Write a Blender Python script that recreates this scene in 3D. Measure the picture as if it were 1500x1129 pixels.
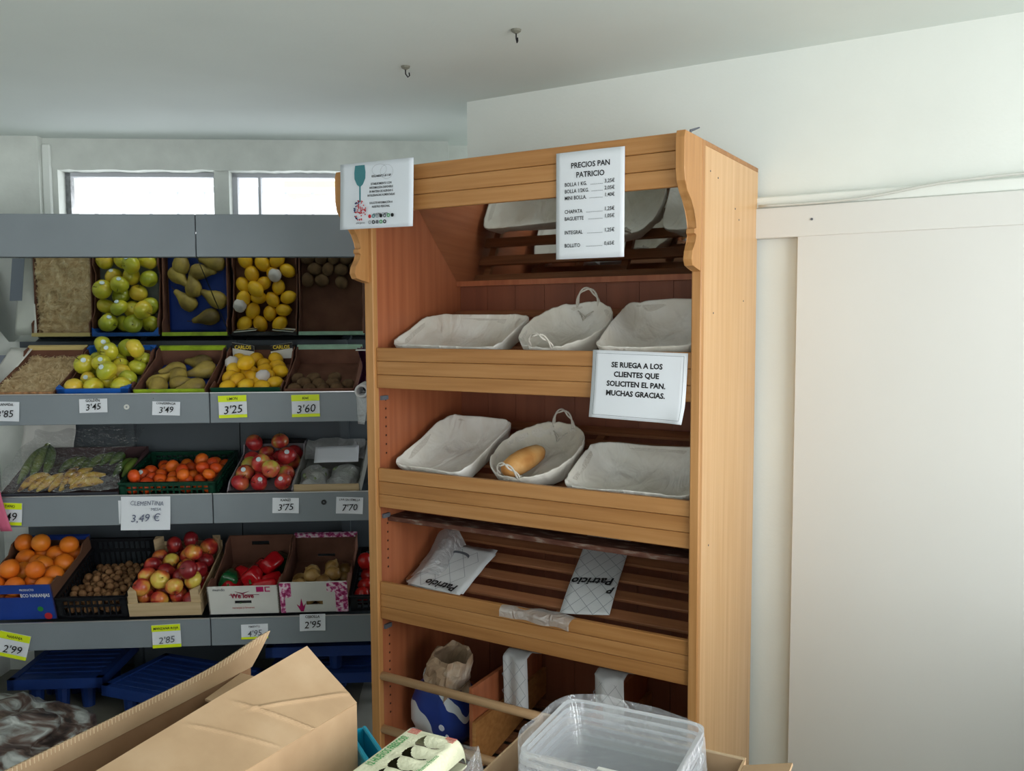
import bpy, bmesh, math, random
import numpy as np
from mathutils import Matrix, Vector, Euler, noise
for o in list(bpy.data.objects): bpy.data.objects.remove(o)
random.seed(7)
SC = bpy.context.scene
COL = SC.collection
R = math.radians
H = 1.68

# ---------------------------------------------------------------- camera
cd = bpy.data.cameras.new('camera'); cam = bpy.data.objects.new('camera', cd); COL.objects.link(cam)
cd.sensor_width = 36; cd.lens = 1270 / 1500 * 36; cd.clip_start = 0.02
p, r = R(4.25), R(0.3)
F = Vector((0, math.cos(p), -math.sin(p))); U = Vector((0, math.sin(p), math.cos(p))); X = Vector((1, 0, 0))
X2 = X * math.cos(r) - U * math.sin(r); U2 = X * math.sin(r) + U * math.cos(r)
cam.matrix_world = Matrix(((X2.x, U2.x, -F.x, 0), (X2.y, U2.y, -F.y, 0), (X2.z, U2.z, -F.z, H), (0, 0, 0, 1)))
SC.camera = cam
# ---------------------------------------------------------------- exposure, sky, lights
SC.view_settings.view_transform = 'Standard'; SC.view_settings.look = 'None'
SC.view_settings.gamma = 1; SC.view_settings.use_curve_mapping = False
SC.view_settings.exposure = 0.0
wd = bpy.data.worlds.new('sky'); SC.world = wd; wd.use_nodes = True
bg = wd.node_tree.nodes['Background']; bg.inputs[0].default_value = (0.93, 0.97, 1.0, 1); bg.inputs[1].default_value = 2.6

RKo = Vector((-0.479, 3.049, 0)); RKa = R(-31.1)      # bread rack / right wall frame
FRo = Vector((-1.277, 3.683, 0)); FRa = R(3.6)        # fruit shelving / window wall frame
RKM = Matrix.Translation(RKo) @ Matrix.Rotation(RKa, 4, 'Z')
FRM = Matrix.Translation(FRo) @ Matrix.Rotation(FRa, 4, 'Z')
WM = Matrix.Identity(4)

def area(name, M, loc, direction, sx, sy, power, color):
    ld = bpy.data.lights.new(name, 'AREA'); ld.shape = 'RECTANGLE'; ld.size = sx; ld.size_y = sy
    ld.energy = power; ld.color = color
    o = bpy.data.objects.new(name, ld); COL.objects.link(o)
    d = Vector(direction).normalized()
    o.matrix_world = M @ Matrix.Translation(loc) @ d.to_track_quat('-Z', 'Z').to_matrix().to_4x4()
    return o
# daylight through the shopfront on the right and the door behind the camera, and the high windows
area('daylight_shopfront', RKM, (3.78, -1.25, 1.42), (-1, 0, 0.16), 2.5, 1.96, 85, (0.985, 0.995, 1.0))
area('daylight_entrance', WM, (-0.3, -2.9, 1.5), (0, 1, 0.35), 2.6, 1.9, 11, (0.93, 0.97, 1.0))
area('daylight_high_window', FRM, (-0.1, 1.0, 2.1), (0, -1, 0.25), 1.6, 0.5, 9, (0.93, 0.97, 1.0))

# ---------------------------------------------------------------- materials
MATS = {}
def nmat(name):
    m = bpy.data.materials.new(name); m.use_nodes = True
    nt = m.node_tree; b = nt.nodes['Principled BSDF']; MATS[name] = m
    return m, nt, b
def srgb(c):
    return tuple((x / 255 / 12.92 if x / 255 <= .04045 else ((x / 255 + .055) / 1.055) ** 2.4) for x in c) + (1,)
def plain(name, c, rough=.6, metal=0, spec=.4, bump=0, bs=60, var=0.0, vs=4):
    m, nt, b = nmat(name)
    b.inputs['Base Color'].default_value = srgb(c); b.inputs['Roughness'].default_value = rough
    b.inputs['Metallic'].default_value = metal; b.inputs['Specular IOR Level'].default_value = spec
    if bump or var:
        tc = nt.nodes.new('ShaderNodeTexCoord')
    if bump:
        n = nt.nodes.new('ShaderNodeTexNoise'); n.inputs['Scale'].default_value = bs; n.inputs['Detail'].default_value = 4
        bp = nt.nodes.new('ShaderNodeBump'); bp.inputs['Strength'].default_value = bump; bp.inputs['Distance'].default_value = .01
        nt.links.new(tc.outputs['Object'], n.inputs['Vector']); nt.links.new(n.outputs['Fac'], bp.inputs['Height'])
        nt.links.new(bp.outputs['Normal'], b.inputs['Normal'])
    if var:
        n = nt.nodes.new('ShaderNodeTexNoise'); n.inputs['Scale'].default_value = vs; n.inputs['Detail'].default_value = 5
        cr = nt.nodes.new('ShaderNodeValToRGB'); nt.links.new(tc.outputs['Object'], n.inputs['Vector'])
        nt.links.new(n.outputs['Fac'], cr.inputs['Fac']); nt.links.new(cr.outputs['Color'], b.inputs['Base Color'])
        cr.color_ramp.elements[0].position = .3; cr.color_ramp.elements[1].position = .7
        cr.color_ramp.elements[0].color = srgb([x * (1 - var) for x in c]); cr.color_ramp.elements[1].color = srgb([min(255, x * (1 + var)) for x in c])
    return m
def noisy(name, stops, scale=(8, 8, 8), detail=5, rough=.6, spec=.4, bump=0, rnd=0.0, dist=0.0, coat=0, sss=0):
    """colour ramp over stretched noise in object space; rnd shifts the ramp per object"""
    m, nt, b = nmat(name)
    tc = nt.nodes.new('ShaderNodeTexCoord'); mp = nt.nodes.new('ShaderNodeMapping'); mp.inputs['Scale'].default_value = scale
    n = nt.nodes.new('ShaderNodeTexNoise'); n.inputs['Scale'].default_value = 1; n.inputs['Detail'].default_value = detail
    n.inputs['Distortion'].default_value = dist
    cr = nt.nodes.new('ShaderNodeValToRGB'); L = nt.links.new
    L(tc.outputs['Object'], mp.inputs['Vector']); L(mp.outputs[0], n.inputs['Vector'])
    src = n.outputs['Fac']
    if rnd:
        oi = nt.nodes.new('ShaderNodeObjectInfo'); 
        ad = nt.nodes.new('ShaderNodeVectorMath'); ad.operation = 'MULTIPLY_ADD'
        ad.inputs[1].default_value = (1, 1, 1)
        sc = nt.nodes.new('ShaderNodeVectorMath'); sc.operation = 'SCALE'; sc.inputs[0].default_value = (31, 17, 23)
        L(oi.outputs['Random'], sc.inputs['Scale']); L(mp.outputs[0], ad.inputs[0]); L(sc.outputs[0], ad.inputs[2]); L(ad.outputs[0], n.inputs['Vector'])
        mt = nt.nodes.new('ShaderNodeMath'); mt.operation = 'MULTIPLY_ADD'; mt.inputs[1].default_value = rnd; 
        L(oi.outputs['Random'], mt.inputs[0])
        m2 = nt.nodes.new('ShaderNodeMath'); m2.operation = 'SUBTRACT'; m2.inputs[1].default_value = rnd / 2; L(n.outputs['Fac'], m2.inputs[0])
        L(m2.outputs[0], mt.inputs[2]); src = mt.outputs[0]
    L(src, cr.inputs['Fac']); L(cr.outputs['Color'], b.inputs['Base Color'])
    e = cr.color_ramp.elements
    while len(e) < len(stops): e.new(.5)
    for i, (pp, c) in enumerate(stops): e[i].position = pp; e[i].color = srgb(c)
    b.inputs['Roughness'].default_value = rough; b.inputs['Specular IOR Level'].default_value = spec
    b.inputs['Coat Weight'].default_value = coat; b.inputs['Coat Roughness'].default_value = .25
    if bump:
        bp = nt.nodes.new('ShaderNodeBump'); bp.inputs['Strength'].default_value = bump; bp.inputs['Distance'].default_value = .01
        L(n.outputs['Fac'], bp.inputs['Height']); L(bp.outputs['Normal'], b.inputs['Normal'])
    return m
def film(name, c, alpha, gloss=.25, rough=.15, bump=.6, bs=25):
    """thin clear plastic: mostly see-through, some milky diffuse and gloss"""
    m = bpy.data.materials.new(name); m.use_nodes = True; nt = m.node_tree; nt.nodes.clear(); L = nt.links.new
    out = nt.nodes.new('ShaderNodeOutputMaterial'); tr = nt.nodes.new('ShaderNodeBsdfTransparent')
    df = nt.nodes.new('ShaderNodeBsdfDiffuse'); df.inputs[0].default_value = srgb(c)
    tl = nt.nodes.new('ShaderNodeBsdfTranslucent'); tl.inputs[0].default_value = srgb(c)
    gl = nt.nodes.new('ShaderNodeBsdfGlossy'); gl.inputs['Roughness'].default_value = rough
    tc = nt.nodes.new('ShaderNodeTexCoord'); n = nt.nodes.new('ShaderNodeTexNoise'); n.inputs['Scale'].default_value = bs; n.inputs['Detail'].default_value = 3
    n.inputs['Distortion'].default_value = 1.2
    bp = nt.nodes.new('ShaderNodeBump'); bp.inputs['Strength'].default_value = bump; bp.inputs['Distance'].default_value = .02
    L(tc.outputs['Object'], n.inputs['Vector']); L(n.outputs['Fac'], bp.inputs['Height'])
    for s in (df, gl, tl): L(bp.outputs['Normal'], s.inputs['Normal'])
    a = nt.nodes.new('ShaderNodeMixShader'); a.inputs[0].default_value = .4; L(df.outputs[0], a.inputs[1]); L(tl.outputs[0], a.inputs[2])
    g = nt.nodes.new('ShaderNodeMixShader'); g.inputs[0].default_value = gloss; L(a.outputs[0], g.inputs[1]); L(gl.outputs[0], g.inputs[2])
    f = nt.nodes.new('ShaderNodeMixShader'); f.inputs[0].default_value = alpha; L(tr.outputs[0], f.inputs[1]); L(g.outputs[0], f.inputs[2])
    L(f.outputs[0], out.inputs[0]); MATS[name] = m
    return m
def mirror_mat():
    m, nt, b = nmat('mirror'); b.inputs['Base Color'].default_value = (.72, .76, .74, 1); b.inputs['Metallic'].default_value = 1; b.inputs['Roughness'].default_value = .03
    return m

PAINT = plain('wall_paint', (230, 234, 229), .85, spec=.2, bump=.05, bs=90, var=.012, vs=3)
CEIL = plain('ceiling_paint', (222, 230, 226), .9, spec=.15, bump=.04, bs=60, var=.012, vs=2)
OLDPAINT = plain('old_wall_paint', (214, 218, 212), .85, spec=.2, bump=.25, bs=14, var=.03, vs=9)
DOORP = plain('door_laminate', (219, 219, 215), .42, spec=.35, var=.008, vs=2)
WOODX = noisy('beech_plank', [(.25, (158, 107, 58)), (.5, (174, 122, 70)), (.75, (187, 136, 84))], (2.5, 40, 60), 6, .42, .4, .03, rnd=.25)
WOODZ = noisy('beech_upright', [(.25, (204, 156, 104)), (.5, (214, 170, 120)), (.75, (222, 180, 134))], (45, 45, 1.6), 6, .33, .45, .02)
WOODEDGE = noisy('beech_edge', [(.25, (172, 120, 68)), (.55, (188, 136, 82)), (.8, (200, 150, 96))], (60, 60, 2.5), 6, .45, .4, .03)
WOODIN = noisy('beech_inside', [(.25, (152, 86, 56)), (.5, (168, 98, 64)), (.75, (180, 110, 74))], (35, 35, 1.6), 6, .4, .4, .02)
WOODBACK = noisy('back_board_veneer', [(.3, (128, 74, 54)), (.7, (146, 86, 62))], (22, 22, .8), 4, .45, .35, .01)
SLAT = noisy('slat_wood', [(.25, (128, 82, 56)), (.5, (150, 98, 66)), (.75, (168, 114, 80))], (3, 50, 50), 5, .5, .35, .03, rnd=.2)
DUSTY = noisy('dusty_rail', [(.35, (84, 50, 40)), (.55, (104, 70, 58)), (.72, (150, 136, 124))], (18, 60, 60), 6, .8, .2, .1)
DOWEL = noisy('dowel_wood', [(.3, (182, 142, 102)), (.7, (206, 168, 128))], (2, 60, 60), 5, .55, .35)
GREY = plain('grey_steel_paint', (128, 136, 142), .42, spec=.45, var=.02, vs=5)
GREYD = plain('grey_steel_dark', (76, 84, 90), .5, spec=.4)
CHROME = plain('steel_edge', (190, 190, 190), .3, metal=.7)
MIRROR = mirror_mat()
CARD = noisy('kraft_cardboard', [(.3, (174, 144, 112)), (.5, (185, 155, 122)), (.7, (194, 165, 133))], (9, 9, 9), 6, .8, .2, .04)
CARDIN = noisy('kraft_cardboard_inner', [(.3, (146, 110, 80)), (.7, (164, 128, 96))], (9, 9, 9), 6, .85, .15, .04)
CARDEDGE = noisy('corrugated_edge', [(.42, (70, 52, 38)), (.5, (206, 182, 150)), (.8, (224, 204, 172))], (260, 260, 30), 1, .9, .1)
TRAYBROWN = noisy('tray_cardboard', [(.3, (98, 66, 54)), (.7, (124, 86, 70))], (8, 8, 8), 4, .85, .15)
BLUEP = plain('blue_print_card', (32, 92, 178), .4, var=.06, vs=14)
NAVYP = plain('deep_blue_print_card', (34, 66, 150), .42, var=.05, vs=10)
GREENP = plain('yellow_green_print_card', (150, 176, 40), .45, var=.15, vs=20)
DKGREEN = plain('dark_green_print_card', (16, 66, 46), .45)
BLACKP = plain('black_print_card', (28, 28, 30), .5)
WHITEP = plain('white_print_card', (214, 214, 208), .5, var=.02, vs=10)
PALEGRN = plain('pale_green_print_card', (160, 196, 172), .5, var=.05, vs=30)
MAGENTA = plain('magenta_print', (176, 24, 96), .5)
PINKF = noisy('pink_flower_print', [(.42, (232, 214, 222)), (.5, (206, 110, 160)), (.6, (150, 30, 90))], (60, 60, 60), 3, .5)
PLYW = noisy('poplar_wood', [(.3, (186, 160, 122)), (.7, (210, 186, 148))], (3, 30, 60), 5, .7, .25, .05)
PLBLK = plain('black_crate_plastic', (26, 28, 32), .38)
PLGRN = plain('green_crate_plastic', (14, 62, 44), .38)
PLBLU = plain('blue_pallet_plastic', (26, 54, 116), .45, bump=.1, bs=30, var=.06, vs=6)
PLTRQ = plain('turquoise_plastic', (28, 158, 190), .35)
PAPER = plain('white_paper', (226, 230, 236), .6, spec=.3, bump=.03, bs=12)
LAMIN = plain('laminated_paper', (222, 228, 236), .16, spec=.6, bump=.10, bs=9)
BAGPAPER = plain('thin_bag_paper', (218, 220, 222), .7, bump=.15, bs=20)
YELLOW = plain('fluorescent_yellow', (222, 240, 20), .5)
INK = plain('black_ink', (22, 22, 26), .7)
INKG = plain('grey_ink', (96, 100, 108), .7)
INKB = plain('blue_grey_ink', (94, 100, 126), .7)
INKR = plain('red_ink', (190, 40, 50), .7)
TEAL = plain('teal_ink', (64, 128, 136), .5)
GREENINK = plain('green_ink', (70, 160, 90), .7)
LINEINK = plain('light_line_ink', (160, 164, 170), .7)
WHITEINK = plain('white_ink', (220, 224, 236), .6)
YELINK = plain('yellow_ink', (222, 196, 60), .6)
CLOTH = noisy('cotton_cloth', [(.3, (208, 201, 187)), (.5, (224, 219, 209)), (.7, (236, 234, 229))], (5, 5, 5), 6, .9, .1, 0, rnd=.2)
def cloth_bump():
    nt = CLOTH.node_tree; L = nt.links.new; b = nt.nodes['Principled BSDF']
    tc = nt.nodes.new('ShaderNodeTexCoord'); mp = nt.nodes.new('ShaderNodeMapping'); mp.inputs['Scale'].default_value = (9, 4, 6); mp.inputs['Rotation'].default_value = (0, 0, .7)
    n = nt.nodes.new('ShaderNodeTexNoise'); n.inputs['Scale'].default_value = 1; n.inputs['Detail'].default_value = 3; n.inputs['Distortion'].default_value = 1.6
    bp = nt.nodes.new('ShaderNodeBump'); bp.inputs['Strength'].default_value = .85; bp.inputs['Distance'].default_value = .022
    L(tc.outputs['Object'], mp.inputs[0]); L(mp.outputs[0], n.inputs['Vector']); L(n.outputs['Fac'], bp.inputs['Height']); L(bp.outputs[0], b.inputs['Normal'])
cloth_bump()
WICKER = plain('white_wicker', (208, 202, 192), .7, bump=.5, bs=120)
BREAD = noisy('bread_crust', [(.3, (186, 122, 62)), (.5, (212, 156, 92)), (.72, (226, 186, 130))], (10, 10, 14), 5, .6, .3, .1)
STRAW = noisy('straw', [(.3, (196, 164, 120)), (.55, (230, 204, 160)), (.75, (244, 228, 190))], (40, 40, 40), 3, .9, .1)
FLOORM = noisy('floor_tile', [(.3, (96, 94, 86)), (.55, (118, 116, 106)), (.75, (138, 134, 124))], (1.6, 4.5, 1), 5, .4, .4)
GROUT = plain('floor_grout', (70, 68, 62), .9)
ALU = plain('window_aluminium', (120, 122, 124), .35, metal=.5, var=.2, vs=30)
FRAMEW = plain('window_frame_paint', (190, 192, 198), .6)
RAILW = plain('white_railing_paint', (236, 236, 244), .5)
# fruit skins
SK = {
 'golden': noisy('golden_apple_skin', [(.3, (168, 176, 46)), (.5, (204, 196, 52)), (.7, (224, 188, 60))], (9, 9, 9), 3, .3, .5, rnd=.35, coat=.2),
 'pear': noisy('pear_skin', [(.3, (92, 76, 40)), (.5, (140, 120, 56)), (.7, (182, 160, 76))], (16, 16, 10), 5, .5, .4, rnd=.25),
 'lemon': noisy('lemon_skin', [(.3, (214, 160, 22)), (.6, (236, 186, 30)), (.8, (240, 200, 60))], (14, 14, 14), 4, .4, .45, .08, rnd=.2),
 'kiwi': noisy('kiwi_skin', [(.3, (84, 64, 46)), (.7, (112, 88, 62))], (30, 30, 30), 5, .9, .2, .1, rnd=.1),
 'clem': noisy('clementine_skin', [(.3, (216, 76, 30)), (.5, (230, 92, 30)), (.75, (236, 116, 34))], (10, 10, 10), 4, .4, .45, .06, rnd=.5),
 'orange': noisy('orange_skin', [(.3, (226, 112, 28)), (.6, (238, 134, 36)), (.8, (240, 150, 50))], (10, 10, 10), 4, .42, .45, .06, rnd=.3),
 'kanzi': noisy('red_apple_skin', [(.32, (150, 28, 40)), (.48, (190, 52, 52)), (.60, (210, 110, 70)), (.72, (200, 186, 80))], (14, 14, 9), 3, .28, .5, rnd=.3, coat=.25),
 'red': noisy('streaked_apple_skin', [(.32, (130, 28, 34)), (.46, (184, 56, 46)), (.56, (216, 130, 60)), (.70, (220, 196, 84))], (14, 14, 9), 3, .3, .5, rnd=.45, coat=.2),
 'onion': noisy('onion_skin', [(.3, (112, 80, 40)), (.55, (150, 114, 62)), (.8, (178, 150, 100))], (30, 30, 4), 4, .35, .4, rnd=.2),
 'walnut': noisy('walnut_shell', [(.3, (110, 76, 48)), (.7, (150, 112, 76))], (60, 60, 60), 4, .75, .25, .5, rnd=.2),
 'redpep': noisy('red_pepper_skin', [(.3, (160, 14, 24)), (.7, (198, 26, 34))], (8, 8, 8), 3, .18, .5, rnd=.1, coat=.4),
 'grnpep': noisy('green_pepper_skin', [(.3, (14, 60, 34)), (.7, (28, 88, 48))], (8, 8, 8), 3, .18, .5, rnd=.1, coat=.4),
 'yban': noisy('ripe_banana_skin', [(.34, (120, 72, 30)), (.42, (200, 150, 50)), (.6, (214, 178, 66)), (.8, (206, 190, 80))], (26, 26, 26), 5, .5, .35, rnd=.1),
 'gban': noisy('green_banana_skin', [(.3, (70, 96, 40)), (.6, (104, 124, 54)), (.8, (146, 148, 66))], (12, 12, 12), 4, .5, .35, rnd=.25),
}
STEM = plain('stem_brown', (70, 56, 36), .8)
STICK = plain('white_sticker', (206, 222, 226), .4)
LEAFT = plain('stem_green', (60, 110, 50), .5)
FILM = film('clear_film', (214, 218, 224), .26, .6, .10, 1.6, 30)
BAGFILM = film('milky_crinkled_film', (236, 240, 246), .34, .35, .15, 1.2, 24)
CLEAR = film('clear_tray_plastic', (236, 240, 246), .30, .35, .12, .25, 20)
CLEARRIM = film('clear_tray_rim', (242, 245, 250), .85, .3, .2, .2, 40)
MILKY = film('milky_bag_film', (222, 224, 226), .62, .2, .3, .8, 25)
GLASS = film('window_glass', (250, 250, 250), .05, .6, .02, 0, 1)

# ---------------------------------------------------------------- mesh helpers
def bm_new(): return bmesh.new()
def add_box(bm, c, s, M=None, bev=0):
    """axis box centre c size s, optional local matrix"""
    T = Matrix.Translation(c) @ Matrix.Diagonal((s[0], s[1], s[2], 1))
    if M is not None: T = M @ T
    res = bmesh.ops.create_cube(bm, size=1, matrix=T)
    if bev:
        ed = list({e for v in res['verts'] for e in v.link_edges})
        bmesh.ops.bevel(bm, geom=ed, offset=bev, segments=1, affect='EDGES')
    return bm
def bx(bm, x0, x1, y0, y1, z0, z1, M=None, bev=0):
    return add_box(bm, ((x0 + x1) / 2, (y0 + y1) / 2, (z0 + z1) / 2), (x1 - x0, y1 - y0, z1 - z0), M, bev)
def add_prism(bm, pts, a, b, axis='x'):
    """extrude polygon pts (2D) between a and b along axis"""
    def mk(u, v, t):
        return {'x': (t, u, v), 'y': (u, t, v), 'z': (u, v, t)}[axis]
    lo = [bm.verts.new(mk(u, v, a)) for u, v in pts]; hi = [bm.verts.new(mk(u, v, b)) for u, v in pts]
    n = len(pts)
    bm.faces.new(lo[::-1]); bm.faces.new(hi)
    for i in range(n): bm.faces.new((lo[i], lo[(i + 1) % n], hi[(i + 1) % n], hi[i]))
    return bm
def add_tube(bm, pts, rad, n=10, cap=True):
    pts = [Vector(q) for q in pts]; rings = []
    rads = rad if isinstance(rad, (list, tuple)) else [rad] * len(pts)
    up = Vector((0, 0, 1))
    t0 = (pts[1] - pts[0]).normalized()
    a = t0.cross(up)
    if a.length < .05: a = t0.cross(Vector((1, 0, 0)))
    a.normalize()
    for i, q in enumerate(pts):
        t = (pts[min(i + 1, len(pts) - 1)] - pts[max(i - 1, 0)]).normalized()
        a = (a - t * a.dot(t)).normalized(); b = t.cross(a)
        rings.append([bm.verts.new(q + (a * math.cos(2 * math.pi * k / n) + b * math.sin(2 * math.pi * k / n)) * rads[i]) for k in range(n)])
    for i in range(len(rings) - 1):
        for k in range(n):
            bm.faces.new((rings[i][k], rings[i][(k + 1) % n], rings[i + 1][(k + 1) % n], rings[i + 1][k]))
    if cap:
        bm.faces.new(rings[0][::-1]); bm.faces.new(rings[-1])
    return bm
def add_lathe(bm, prof, n=20, f=None):
    """prof: list of (r, z); f(angle, r, z) -> r multiplier"""
    rings = []
    for (rr, z) in prof:
        if rr < 1e-5: rings.append([bm.verts.new((0, 0, z))]); continue
        rings.append([bm.verts.new((rr * (f(2 * math.pi * k / n, rr, z) if f else 1) * math.cos(2 * math.pi * k / n),
                                    rr * (f(2 * math.pi * k / n, rr, z) if f else 1) * math.sin(2 * math.pi * k / n), z)) for k in range(n)])
    for i in range(len(rings) - 1):
        A, B = rings[i], rings[i + 1]
        for k in range(n):
            a0, a1 = A[k % len(A)], A[(k + 1) % len(A)]; b0, b1 = B[k % len(B)], B[(k + 1) % len(B)]
            vs = []
            for v in (a0, a1, b1, b0):
                if v not in vs: vs.append(v)
            if len(vs) >= 3: bm.faces.new(vs)
    return bm
def add_grid(bm, nu, nv, fn):
    V = [[bm.verts.new(fn(i / nu, j / nv)) for i in range(nu + 1)] for j in range(nv + 1)]
    for j in range(nv):
        for i in range(nu): bm.faces.new((V[j][i], V[j][i + 1], V[j + 1][i + 1], V[j + 1][i]))
    return bm
def thicken(bm, t):
    bmesh.ops.recalc_face_normals(bm, faces=bm.faces)
    bmesh.ops.solidify(bm, geom=list(bm.faces), thickness=t)
    return bm
def mesh_of(name, bm, mat, smooth=False):
    bmesh.ops.recalc_face_normals(bm, faces=bm.faces)
    me = bpy.data.meshes.new(name); bm.to_mesh(me); bm.free()
    for m in (mat if isinstance(mat, (list, tuple)) else [mat]): me.materials.append(m)
    if smooth: me.polygons.foreach_set('use_smooth', [True] * len(me.polygons))
    return me
def obj(name, bm, mat, parent=None, M=None, smooth=False, kind=None):
    me = bm if isinstance(bm, bpy.types.Mesh) else mesh_of(name, bm, mat, smooth)
    o = bpy.data.objects.new(name, me); COL.objects.link(o)
    if parent is not None: o.parent = parent
    if M is not None:
        if parent is not None: o.matrix_local = M
        else: o.matrix_world = M
    if kind: o['kind'] = kind
    return o
def tag(o, label, cat, group=None):
    o['label'] = label; o['category'] = cat
    if group: o['group'] = group
    return o
def thing(name, label, cat, M, group=None):
    o = bpy.data.objects.new(name, None); COL.objects.link(o); o.matrix_world = M; o.empty_display_size = .05
    return tag(o, label, cat, group)
def struct(name, bm, mat, M=WM, parent=None):
    o = obj(name, bm, mat, parent, M)
    if parent is None: o['kind'] = 'structure'
    return o
def T(x, y, z): return Matrix.Translation((x, y, z))
def RX(a): return Matrix.Rotation(R(a), 4, 'X')
def RY(a): return Matrix.Rotation(R(a), 4, 'Y')
def RZ(a): return Matrix.Rotation(R(a), 4, 'Z')

def text_mesh(lines, size, bold=0, shear=0, leading=1.35, align='CENTER', jitter=0, sx=1):
    """flat lettering mesh standing in the local XZ plane, facing -Y, origin at the first baseline"""
    bm = bmesh.new()
    if isinstance(lines, str): lines = [lines]
    for i, s in enumerate(lines):
        if not s: continue
        cu = bpy.data.curves.new('t', 'FONT'); cu.body = s; cu.size = size; cu.shear = shear; cu.offset = bold * size
        cu.resolution_u = 2; cu.align_x = align
        to = bpy.data.objects.new('t', cu); me = bpy.data.meshes.new_from_object(to)
        b2 = bmesh.new(); b2.from_mesh(me)
        for v in b2.verts:
            x, y = v.co.x * sx, v.co.y
            if jitter: y += jitter * size * math.sin(x / size * 2.1 + i)
            v.co = (x, 0, y - i * size * leading)
        me2 = bpy.data.meshes.new('t2'); b2.to_mesh(me2); b2.free(); bm.from_mesh(me2)
        bpy.data.objects.remove(to); bpy.data.curves.remove(cu); bpy.data.meshes.remove(me); bpy.data.meshes.remove(me2)
    return bm
def lettering(parent, lines, size, x, z, mat=INK, y=-.0012, name='lettering', M=None, surf=None, **kw):
    bm = text_mesh(lines, size, **kw)
    if surf:      # drape on a curved sheet: surf(x, z) -> y of the sheet's face
        bmesh.ops.triangulate(bm, faces=bm.faces)
        for v in bm.verts: v.co.x += x; v.co.z += z; v.co.y = surf(v.co.x, v.co.z) - .0012
        x = z = y = 0
    # do not let recalc flip: lettering is flat and two-sided
    me = bpy.data.meshes.new(name); bm.to_mesh(me); bm.free(); me.materials.append(mat)
    o = bpy.data.objects.new(name, me); COL.objects.link(o); o.parent = parent
    o.matrix_local = (M if M is not None else T(x, y, z))
    return o

# ================================================================ ROOM
CH = 2.554
bm = bm_new(); bx(bm, -4.2, 5.2, -3.4, 6.2, -.12, -.006); struct('floor', bm, noisy('floor_slab', [(.3, (150, 150, 144)), (.7, (172, 171, 164))], (2, 2, 2), 4, .6, .3))
fl = bpy.data.objects['floor']
tile_me = None
bmt = bm_new(); bx(bmt, .002, .448, .002, .448, -.01, 0); tile_me = mesh_of('tile', bmt, FLOORM)
for i in range(4):
    for j in range(6):
        t = bpy.data.objects.new('tile', tile_me); COL.objects.link(t); t.parent = fl
        t.matrix_local = Matrix.Rotation(FRa, 4, 'Z') @ T(-2.25 + i * .45, 2.2 + j * .45, 0)
bm = bm_new(); bx(bm, -4.2, 5.2, -3.4, 4.6, CH, CH + .2); struct('ceiling', bm, CEIL)
# right wall (behind the bread rack), with its free end towards the window wall
bm = bm_new(); bx(bm, .006, 3.84, .58, .80, 0, CH); struct('wall_right', bm, PAINT, RKM)
# shopfront wall perpendicular to it: sill, lintel, jambs; daylight comes through
bm = bm_new()
bx(bm, 3.82, 4.0, -4.6, .8, 0, .42); bx(bm, 3.82, 4.0, -4.6, .8, 2.40, CH); bx(bm, 3.82, 4.0, -.0, .8, .42, 2.40); bx(bm, 3.82, 4.0, -4.6, -2.6, .42, 2.40)
struct('wall_shopfront', bm, PAINT, RKM)
bm = bm_new(); bx(bm, -2.6, -2.45, -3.1, 4.6, 0, CH); struct('wall_left', bm, PAINT)
bm = bm_new(); bx(bm, -2.6, -1.65, -3.1, -2.95, 0, CH); bx(bm, 1.05, 4.8, -3.1, -2.95, 0, CH); bx(bm, -1.65, 1.05, -3.1, -2.95, 2.45, CH)
struct('wall_front', bm, PAINT)
# window wall behind the fruit shelving, openings for two strip windows
bm = bm_new(); YB = .55
bx(bm, -2.0, -.842, YB, YB + .22, 0, CH); bx(bm, -.842, .78, YB, YB + .22, 0, 1.72)
def rough_lintel():
    # lintel with an uneven plastered lower edge
    n = 60; vs = []
    for i in range(n + 1):
        x = -.842 + i / n * 1.622; z = 2.408 + .007 * noise.noise(Vector((x * 9, 3, 1))) + .004 * noise.noise(Vector((x * 30, 3, 1)))
        vs.append((x, z))
    add_prism(bm, [(-.842, CH)] + vs + [(.78, CH)], YB, YB + .22, 'y')
rough_lintel()
bx(bm, .78, 1.01, YB, YB + .22, 0, CH); bx(bm, 1.01, 2.2, YB + .10, YB + .30, 0, CH)
bx(bm, -.118, -.048, YB + .015, YB + .2, 1.72, 2.41)
struct('wall_back', bm, OLDPAINT, FRM)
bm = bm_new(); bx(bm, -2.0, -.905, YB - .05, YB, 0, CH - .0); struct('trim_1', bm, OLDPAINT, FRM)   # pier at the left of the windows
bm = bm_new(); bx(bm, -.905, -.865, YB - .022, YB, 1.7, CH - .03, None, .006); struct('trim_2', bm, PAINT, FRM)
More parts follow.
